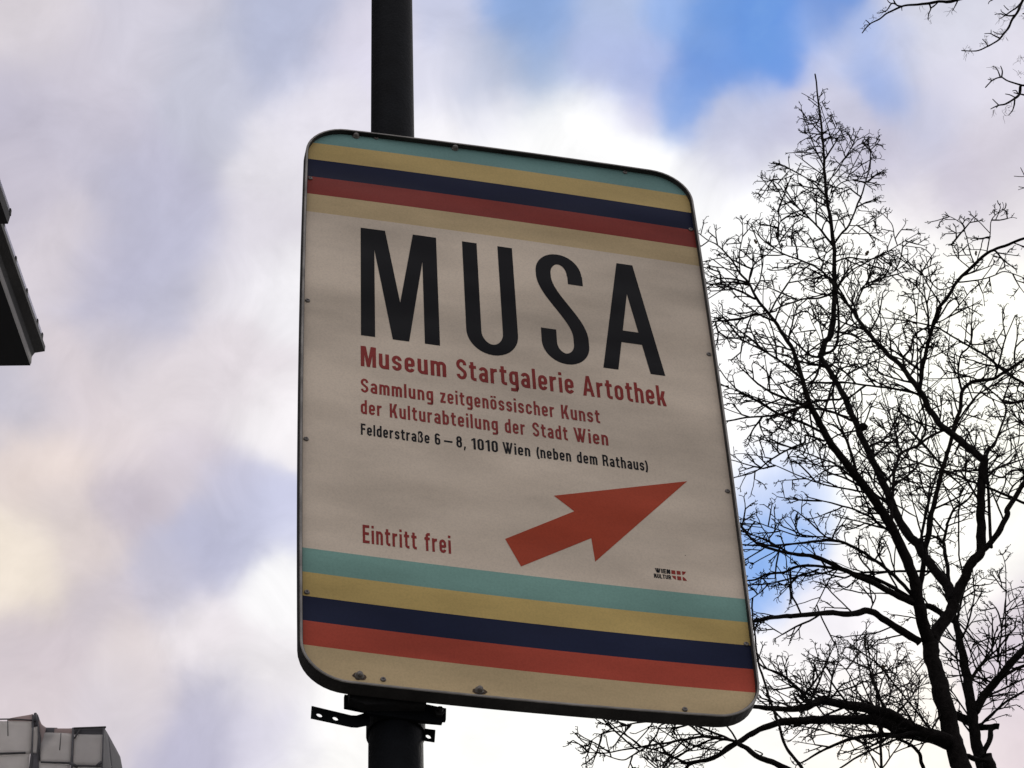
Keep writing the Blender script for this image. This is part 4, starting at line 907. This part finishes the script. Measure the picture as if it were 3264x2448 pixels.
Cc = Tree(13.0, 5)
Cc.limb([T4(2600, 1250), T4(2300, 1080), T4(2080, 962), T4(1950, 900), T4(1840, 860), T4(1740, 790), T4(1655, 735)], 24, 13, 0, 0, 'trunk')
Cc.limb([T4(1655, 735), T4(1500, 702), T4(1330, 692), T4(1150, 720), T4(900, 762), T4(700, 792), T4(500, 830), T4(330, 822)], 9, 3, drift=-.3)
Cc.limb([T4(1655, 735), T4(1450, 650), T4(1300, 590), T4(1150, 550), T4(1000, 540)], 8, 4); Cc.limb([T4(1650, 740), T4(1560, 785), T4(1480, 850), T4(1400, 890), T4(1250, 922), T4(1190, 990)], 9, 10, drift=.4)
Cc.limb([T4(1655, 725), T4(1620, 660), T4(1555, 580), T4(1500, 520)], 6, 4); Cc.limb([T4(880, 760), T4(945, 670), T4(975, 590), T4(1060, 560)], 6, 4)
Cc.limb([T4(1000, 560), T4(850, 555), T4(650, 590), T4(500, 640), T4(360, 730)], 6, 2.5); Cc.limb([T4(880, 765), T4(740, 850), T4(640, 890), T4(500, 850)], 5, 3)
Cc.limb([T4(1500, 720), T4(1380, 790), T4(1200, 820), T4(1090, 880)], 4, 2.5); Cc.limb([T4(1840, 860), T4(1880, 840), T4(1815, 805)], 5, 3)
Cc.limb([T4(2300, 1080), T4(2200, 920), T4(2080, 760), T4(2030, 600), T4(1960, 400), T4(1900, 200), T4(1840, 20), T3(420, 700)], 11, 5, drift=.3)
polC = [T4(120, 560), T4(300, 480), T4(900, 520), T4(1300, 570), T4(1450, 640), T4(1500, 720), T4(1250, 800), T4(1000, 990), T4(500, 1000), T4(220, 930), T4(200, 700)]
Cc.build('thin bare tree whose branches spread under the bottom edge of the sign', 'tree', at(*T4(2600, 1250), 13.0), polys=((polC, 480),), natt=1)
ground_trunk(Cc, at(*T4(2600, 1245), 13.0), 12 * Cc.k)['label'] = 'lower trunk'

Fb = Tree(30, 8)
Fb.limb([T3(1260, 1900), T3(1260, 1500), T3(1250, 1260), T3(1200, 1000), T3(1165, 800), T3(1163, 705)], 10, 2, 0, 0, 'trunk')
for pix in ([T3(1250, 1400), T3(1120, 1180), T3(1030, 1010), T3(900, 900)], [T3(1250, 1350), T3(1330, 1150), T3(1370, 980), T3(1360, 850)], [T3(1240, 1300), T3(1140, 1100), T3(1100, 900), T3(1100, 790)], [T3(1230, 1250), T3(1230, 1050), T3(1230, 850)], [T3(1250, 1450), T3(1000, 1250), T3(800, 1130), T3(600, 1050)], [T3(1255, 1400), T3(1450, 1200), T3(1550, 1050)]):
    Fb.limb(pix, 5, 2)
polF = [T3(1060, 790), T3(1160, 700), T3(1260, 790), T3(1400, 850), T3(1600, 900), T3(1650, 1250), T3(1500, 1500), T3(900, 1480), T3(560, 1240), T3(470, 900), T3(700, 900), T3(900, 870)]
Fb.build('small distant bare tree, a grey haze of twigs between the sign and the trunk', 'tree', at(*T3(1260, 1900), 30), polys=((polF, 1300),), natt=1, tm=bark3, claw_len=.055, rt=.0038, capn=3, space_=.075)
ground_trunk(Fb, at(*T3(1260, 1898), 30), 6 * Fb.k)['label'] = 'lower trunk'
Fc = Tree(32, 9)
Fc.limb([T4(1000, 1500), T4(980, 1200), T4(960, 950), T4(900, 800), T4(870, 660)], 8, 2, 0, 0, 'trunk')
for pix in ([T4(970, 1050), T4(1100, 900), T4(1300, 760)], [T4(970, 1100), T4(1200, 960), T4(1450, 850)], [T4(960, 980), T4(820, 850), T4(830, 800)], [T4(970, 1000), T4(1090, 860), T4(1110, 780)]): Fc.limb(pix, 4.5, 2)
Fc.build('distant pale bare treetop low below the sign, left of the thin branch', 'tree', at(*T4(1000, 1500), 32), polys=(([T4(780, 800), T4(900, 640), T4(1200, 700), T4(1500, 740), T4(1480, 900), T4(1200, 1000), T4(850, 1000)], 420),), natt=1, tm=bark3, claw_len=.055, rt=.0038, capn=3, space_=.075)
ground_trunk(Fc, at(*T4(1000, 1498), 32), 5 * Fc.k)['label'] = 'lower trunk'

Gt = Tree(9.0, 21)
trunkG = [(3900, 2700), (3850, 1800), (3800, 1000), (3760, 300), (3740, -400)]
Gt.limb(trunkG, 110, 60, 0, 0, 'trunk')
Gt.limb([(3745, -200), (3400, -120), T5(1300, -140), T5(980, -12), T5(780, 18), T5(600, 40), T5(470, 55), T5(350, 110), T5(280, 160), T5(190, 210), T5(130, 280)], 29.700000000000003, 3.74, drift=-.2)
Gt.limb([(3760, 100), (3500, -100), T5(1620, -180), T5(1500, 0), T5(1460, 90), T5(1420, 150), T5(1380, 230), T5(1300, 330), T5(1200, 395), T5(1100, 435), T5(975, 430)], 24.3, 4.25, drift=.3)
Gt.limb([(3780, 500), (3500, 330), T5(1620, 760), T5(1520, 735), T5(1480, 730), T5(1370, 690), T5(1310, 660), T5(1240, 685), T5(1180, 745)], 24.3, 3.74, drift=-.2)
for pix, a, b in [([T5(1480, 735), T5(1465, 800), T5(1420, 850), T5(1350, 885), T5(1290, 900), T5(1225, 930)], 7, 2.2), ([T5(1310, 660), T5(1290, 610), T5(1265, 570)], 3.5, 2), ([T5(1320, 655), T5(1325, 605), T5(1310, 562)], 4, 2.5),
 ([T5(1290, 895), T5(1265, 870), T5(1240, 845)], 3, 2), ([T5(1430, 855), T5(1425, 900), T5(1410, 945), T5(1378, 982)], 4, 2), ([T5(1560, 815), T5(1465, 800), T5(1420, 790)], 5, 2.5), ([T5(1460, 800), T5(1440, 770), T5(1410, 775)], 3, 2), ([T5(1430, 830), T5(1390, 810), T5(1350, 802)], 3, 2),
 ([T5(700, 28), T5(715, 75), T5(695, 120), T5(690, 170)], 4, 2), ([T5(715, 70), T5(745, 50), T5(780, 20)], 4, 2.5), ([T5(950, -10), T5(920, 50), T5(900, 90)], 4.5, 2), ([T5(470, 55), T5(425, 45), T5(400, 10), T5(385, -40)], 5, 2.5), ([T5(420, 40), T5(380, 30), T5(345, 80), T5(310, 105), T5(258, 112)], 4, 2), ([T5(380, 30), T5(350, 10), T5(340, -30)], 3, 2), ([T5(330, 100), T5(300, 90)], 3, 2),
 ([T5(195, 208), T5(178, 188), T5(158, 172)], 3, 2), ([T5(190, 212), T5(150, 212)], 2.5, 2), ([T5(1430, 130), T5(1350, 130), T5(1310, 118), T5(1258, 122)], 5, 2.2), ([T5(1350, 130), T5(1310, 155), T5(1300, 160)], 3, 2), ([T5(1360, 125), T5(1320, 100), T5(1312, 82)], 3, 2), ([T5(1350, 130), T5(1400, 90), T5(1450, 60), T5(1500, 10)], 4, 5),
 ([T5(1375, 85), T5(1350, 60), T5(1338, 45)], 3, 2), ([T5(1300, 325), T5(1250, 300), T5(1220, 285), T5(1172, 288)], 4, 2), ([T5(1228, 290), T5(1228, 252)], 2.5, 2), ([T5(1335, 290), T5(1290, 290), T5(1245, 268)], 3, 2), ([T5(1200, 390), T5(1178, 360), T5(1155, 335)], 3, 2), ([T5(1500, 118), T5(1560, 118)], 3, 3),
 ([T5(1240, 0), T5(1215, 15), T5(1205, 35)], 3, 2), ([T5(465, 60), T5(468, 90)], 2.5, 2), ([T5(1240, 685), T5(1200, 675)], 2.5, 2), ([T5(1290, 900), T5(1270, 920)], 2.5, 2)]:
    Gt.limb(pix, a * 1.6, b * 1.35)
Gt.limb([(3790, 700), (3450, 560), T5(1560, 1497), T5(1510, 1505), T5(1425, 1503)], 12, 2.5, drift=0); Gt.limb([T5(1515, 1500), T5(1495, 1460), T5(1480, 1430)], 3.5, 2.5)
Gt.limb([(3790, 760), (3450, 620), T5(1560, 1612), T5(1510, 1600), T5(1462, 1592)], 10, 2.5, drift=0); Gt.limb([T5(1510, 1600), T5(1460, 1618)], 3, 2)
Gt.build('nearer bare tree beyond the right edge, branch tips hanging in the upper right corner', 'tree', at(3900, 2700, 9.0))
ground_trunk(Gt, at(3900, 2695, 9.0), 55 * Gt.k)['label'] = 'lower trunk'
# dry seed wisps at the tips of the near branches
V, F = [], []; r3 = random.Random(4)
for (x, y) in [(125, 235), (150, 215), (225, 140), (300, 90), (330, 70), (690, 165), (695, 110), (885, 90), (905, 75), (1000, 430), (1010, 465), (1050, 415), (1140, 370), (1180, 340), (1175, 310), (1300, 260), (1335, 255), (1350, 310), (1360, 165), (1300, 155), (1280, 120), (1500, 150), (1480, 480), (1470, 510), (1250, 570), (1240, 575), (1460, 640), (1480, 620), (1380, 890), (1370, 930), (1345, 985), (1250, 940), (1210, 675), (1420, 60), (1440, 40), (640, 50), (1290, 280), (1460, 35)]:
    c = Vector(at(*T5(x, y), 9.0 + r3.uniform(-.1, .1)))
    for k in range(4):
        p = c + Vector((r3.gauss(0, .006), r3.gauss(0, .006), r3.gauss(0, .006))); d = Vector((r3.gauss(0, .5), r3.gauss(0, .5), -1)).normalized(); P_ = [p]
        for q in range(3): d = (d + Vector((r3.gauss(0, .5), r3.gauss(0, .5), r3.gauss(0, .3)))).normalized(); P_.append(P_[-1] + d * .014)
        v, f = tube([np.array(q) for q in P_], [.0011, .0009, .0008, .0006], 3, cap=False); o_ = len(V); V += v; F += [tuple(i + o_ for i in q) for q in f]
o = mesh('seed_wisps', sub(V, Gt.base), F, mat('dry_seed', (.10, .085, .075), .9), Gt.thing, fix=False); o['kind'] = 'stuff'

# ------------------------------------------------------------------ building with deep eaves, left
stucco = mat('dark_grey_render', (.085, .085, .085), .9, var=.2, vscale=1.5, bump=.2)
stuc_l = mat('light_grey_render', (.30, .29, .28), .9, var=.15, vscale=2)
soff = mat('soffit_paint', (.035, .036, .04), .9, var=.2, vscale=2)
def sheer(name, c, t_=.6, rough=.6, **k):
    m = mat(name, c, rough, **k); t = m.node_tree; p = t.nodes['Principled BSDF']; o_ = t.nodes['Material Output']
    tr = t.nodes.new('ShaderNodeBsdfTranslucent'); tr.inputs['Color'].default_value = (*c, 1); mixn = t.nodes.new('ShaderNodeMixShader'); mixn.inputs[0].default_value = t_
    t.links.new(p.outputs[0], mixn.inputs[1]); t.links.new(tr.outputs[0], mixn.inputs[2]); t.links.new(mixn.outputs[0], o_.inputs['Surface']); return m
glass = sheer('frosted_glass', (.78, .78, .86), .75, .3)
def q6(x, y): return (x * .3861, 560 + y * .3861)
YB = 21.0
P0 = at(*q6(370, 1450), YB); d0_, d1_ = ray(*q6(370, 1450)), ray(*q6(35, 480))
nn = np.cross(d0_, d1_); dd = np.cross(nn, [0, 0, 1.0]); dd /= np.linalg.norm(dd)
if dd[1] > 0: dd = -dd                          # runs towards the viewer
ee = np.cross(np.cross(ray(*q6(0, 1570)), ray(*q6(250, 1567))), [0, 0, 1.0]); ee /= np.linalg.norm(ee); ee = ee if ee[0] > 0 else -ee     # outwards, to the right; the corner is not square
EN = np.cross(ee, [0, 0, 1.0])
ZZ = np.array([0, 0, 1.0])
def endpt(x, y, P=P0):
    d = ray(*q6(x, y)); p = CAM + d * ((P - CAM) @ EN) / (d @ EN); return ((p - P) @ ee, (p - P)[2])
bld = thing('corner_building', 'tall building with deep dark eaves and glass upstand at the left edge', 'building', (P0[0] - 3, P0[1], 0)); BL0 = np.array(bld.location)
def extr(prof, P, length, name, m, start=0.0, mats=None):
    V = [P + ee * a + ZZ * b + dd * start for a, b in prof]; n = len(prof); V += [q + dd * length for q in V]
    F = [(i, (i + 1) % n, n + (i + 1) % n, n + i) for i in range(n)] + [tuple(range(n)), tuple(range(n, 2 * n))[::-1]]
    return mesh(name, sub(V, BL0), F, m, bld)
a1_, a2_, a3_, a4_, a5_ = endpt(370, 1450), endpt(288, 1463), endpt(268, 1488), endpt(262, 1500), endpt(250, 1567)
LEN = 16.0
zt = a1_[1]
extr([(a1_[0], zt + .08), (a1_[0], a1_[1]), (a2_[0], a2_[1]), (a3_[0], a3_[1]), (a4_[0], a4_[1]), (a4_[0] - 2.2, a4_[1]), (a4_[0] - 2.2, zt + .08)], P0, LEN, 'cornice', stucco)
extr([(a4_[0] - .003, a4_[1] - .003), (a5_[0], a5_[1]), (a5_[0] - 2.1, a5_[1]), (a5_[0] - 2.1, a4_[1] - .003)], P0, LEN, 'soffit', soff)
# light moulding strip along the inner edge of the cornice
s0 = endpt(256, 1535)
extr([(a4_[0] + .004, a4_[1] - .006), (a5_[0] + .012, a5_[1] + .03), (a5_[0] + .0005, a5_[1] + .0), (a4_[0] - .002, a4_[1] - .006)], P0, LEN - .02, 'moulding', stuc_l, start=.01)
# low glass upstand on the edge
hg = .12; tail = (a1_[0] + .02)
def along(x, y):
    """distance along the cornice edge of a photo point"""
    d = ray(*q6(x, y)); n_ = np.cross(d, np.cross(d, dd)); return ((CAM - P0) @ n_) / (dd @ n_)
stops = [along(366, 1405), along(328, 1290), along(238, 1040), along(143, 775), along(38, 490)]
stp = stops[-1] - stops[-2]; stops += [stops[-1] + stp * (k + 1) for k in range(8)]
for k, s in enumerate(stops):
    if k < len(stops) - 1:
        V, F = box8(P0 + ee * (a1_[0] - .03) + ZZ * (zt + .08) + dd * (s + .05), dd * (stops[k + 1] - s - .06), ee * .012, ZZ * hg); mesh('glass_panel', sub(V, BL0), F, glass, bld)
    V, F = box8(P0 + ee * (a1_[0] - .045) + ZZ * (zt + .0) + dd * s, dd * .03, ee * .035, ZZ * (hg + .075)); mesh('railing_post', sub(V, BL0), F, metal_dark, bld)
V, F = box8(P0 + ee * (a1_[0] - .035) + ZZ * (zt + .08 + hg + .001) + dd * .15, dd * 14.5, ee * .012, ZZ * .006); mesh('handrail', sub(V, BL0), F, galv, bld)
# set-back upper storey with its own slab
P1 = at(*q6(66, 398), YB - 3.0)
u0 = [(-.02, 0), (.0, .0), (.015, .13), (-3.2, .13), (-3.2, 0)]
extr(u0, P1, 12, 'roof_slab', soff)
V, F = box8(P1 + ee * .0 + ZZ * .133 + dd * .05, dd * 12, ee * .012, ZZ * .07); mesh('glass_panel', sub(V, BL0), F, glass, bld)
V, F = box8(P1 + ee * -.01 + ZZ * .12 + dd * .0, dd * .03, ee * .03, ZZ * .09); mesh('railing_post', sub(V, BL0), F, metal_dark, bld)
V, F = box8(P1 - ee * 3.2 + ZZ * -2.9 + dd * .5, dd * 11, ee * 2.2, ZZ * 2.9); mesh('upper_wall', sub(V, BL0), F, stuc_l, bld)
# body of the building with rows of windows
zw = P0[2] + a5_[1]
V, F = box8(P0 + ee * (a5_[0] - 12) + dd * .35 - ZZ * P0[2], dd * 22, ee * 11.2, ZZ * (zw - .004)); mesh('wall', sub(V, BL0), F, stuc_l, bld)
dark_glass = mat('window_glass', (.03, .035, .04), .1, spec=.6)
for fl in range(6):
    for k in range(7):
        p = P0 + ee * (a5_[0] - .8) + dd * (1.6 + k * 2.9); p = np.array([p[0], p[1], 1.0 + fl * 3.25])
        V, F = box8(p - ee * .05, dd * 1.3, ee * .07, ZZ * 1.9); wdw = mesh('window', sub(V, BL0), F, dark_glass, bld)
        fr = merge([box8(p - ee * .05 + dd * -.08, dd * .08, ee * .12, ZZ * 1.9), box8(p - ee * .05 + dd * 1.3, dd * .08, ee * .12, ZZ * 1.9), box8(p - ee * .05 + dd * -.08 + ZZ * 1.9, dd * 1.46, ee * .12, ZZ * .08), box8(p - ee * .05 + dd * -.08 - ZZ * .08, dd * 1.46, ee * .16, ZZ * .08)])
        mesh('frame', sub(fr[0], BL0), fr[1], stucco, wdw)

# ------------------------------------------------------------------ wrapped scaffold, lower left
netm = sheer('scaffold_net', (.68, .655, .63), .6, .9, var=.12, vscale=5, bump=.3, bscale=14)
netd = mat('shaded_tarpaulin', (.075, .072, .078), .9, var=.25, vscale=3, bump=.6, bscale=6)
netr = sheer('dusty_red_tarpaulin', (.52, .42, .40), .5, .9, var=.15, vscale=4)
polem = mat('scaffold_tube', (.07, .068, .072), .7, metal=.2, var=.3, vscale=10)
YS = 30.0
def q7(x, y, Y=YS): return at(x * .20344, 2240 + y * .20344, Y)
scf = thing('scaffolding', 'netting-wrapped scaffold top rising at the lower left corner', 'scaffold', (q7(800, 600)[0], YS, 0)); SC = np.array(scf.location)
def sheet(pix, m, name, n=8, sag=.03, Yf=None):
    """quad sheet of cloth, subdivided, bulging a little, with thickness"""
    (a, b, c, d) = [q7(x, y, YS if len(r_) == 0 else r_[0]) for x, y, *r_ in pix]; V = []
    for i in range(n + 1):
        for j in range(n + 1):
            s, t = i / n, j / n; p = (a * (1 - s) + b * s) * (1 - t) + (d * (1 - s) + c * s) * t
            bul = math.sin(math.pi * s) * math.sin(math.pi * t) * sag + .012 * mnoise.noise(Vector(p) * 7)
            V.append(p + np.array([0, -bul, 0]))
    F = [(i * (n + 1) + j, i * (n + 1) + j + 1, (i + 1) * (n + 1) + j + 1, (i + 1) * (n + 1) + j) for i in range(n) for j in range(n)]
    o = mesh(name, sub(V, SC), F, m, scf, smooth=True); md = o.modifiers.new('thick', 'SOLIDIFY'); md.thickness = .01; return o
lo = 1500
sheet([(-400, 290), (510, 298), (500, 800), (-400, 828)], netm, 'net_panel'); sheet([(-400, 829), (470, 801), (430, 1300), (-400, 1300)], netm, 'net_panel')
sheet([(620, 470), (1140, 490), (1108, 950), (612, 938)], netm, 'net_panel'); sheet([(615, 939), (1100, 951), (1080, 1400), (600, 1400)], netm, 'net_panel')
sheet([(1170, 500), (1620, 510), (1600, 1000), (1120, 985)], netm, 'net_panel'); sheet([(1120, 986), (1590, 1001), (1590, 1400), (1120, 1400)], netm, 'net_panel')
sheet([(150, 250), (520, 185), (530, 300), (120, 290)], netr, 'cover', sag=.01)
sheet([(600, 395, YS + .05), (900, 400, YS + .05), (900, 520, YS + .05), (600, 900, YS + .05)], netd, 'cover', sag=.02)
sheet([(850, 402), (1150, 402), (1150, 495), (850, 480)], netr, 'cover', sag=.01)
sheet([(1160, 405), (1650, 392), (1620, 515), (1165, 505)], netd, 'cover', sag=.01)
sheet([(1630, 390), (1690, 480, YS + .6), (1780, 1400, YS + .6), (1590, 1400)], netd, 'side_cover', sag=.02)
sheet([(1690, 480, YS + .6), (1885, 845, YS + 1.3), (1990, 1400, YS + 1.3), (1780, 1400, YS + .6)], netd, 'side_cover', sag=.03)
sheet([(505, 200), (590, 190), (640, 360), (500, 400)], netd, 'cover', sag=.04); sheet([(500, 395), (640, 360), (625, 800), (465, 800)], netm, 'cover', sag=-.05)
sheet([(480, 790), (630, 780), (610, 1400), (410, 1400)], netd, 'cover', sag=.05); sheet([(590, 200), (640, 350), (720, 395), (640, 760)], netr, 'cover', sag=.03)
def bar(p, q, r, name='scaffold_tube', Y=None):
    Y = YS - .04 if Y is None else Y
    v, f = tube(sub([q7(*p, Y), q7(*q, Y)], SC), [r, r], 10); mesh(name, v, f, polem, scf, smooth=True)
for p, q, r in [((-400, 262), (210, 255), .010), ((200, 255), (515, 275), .010), ((-400, 810), (400, 785), .016), ((520, 250), (480, 1400), .012), ((600, 330), (622, 900), .012), ((555, 170), (545, 300), .022), ((640, 930), (1110, 945), .014), ((1160, 400), (1660, 382), .014), ((1148, 400), (1105, 1400), .018), ((1625, 400), (1590, 1400), .014), ((1110, 985), (1590, 995), .014), ((120, 260), (125, 520), .006), ((955, 480), (935, 740), .006), ((1165, 560), (1250, 420), .012), ((1100, 950), (1210, 1000), .022), ((1590, 930), (1520, 990), .022)]:
    bar(p, q, r)
v, f = tube(sub([q7(640, 400), np.array([q7(640, 400)[0], YS + .5, 0])], SC), [.03, .03], 8); mesh('standard', v, f, polem, scf)
# the block the scaffold stands on
bk = thing('wrapped_building', 'plain grey building block below the scaffold, lower left', 'building', (q7(400, 900)[0], YS + 4, 0)); BK = np.array(bk.location)
zb = q7(400, 1400)[2]
V, F = box8((q7(-400, 900)[0] - 6, YS - .2, 0), (q7(1590, 900)[0] - q7(-400, 900)[0] + 8, 0, 0), (0, 9, 0), (0, 0, zb - .3)); mesh('wall', sub(V, BK), F, stuc_l, bk)
for fl in range(6):
    for k in range(4):
        p = np.array([q7(-400, 900)[0] - 5 + k * 2.3, YS - .26, 1.2 + fl * 3.1]); V, F = box8(p, (1.1, 0, 0), (0, .08, 0), (0, 0, 1.8)); mesh('window', sub(V, BK), F, dark_glass, bk)
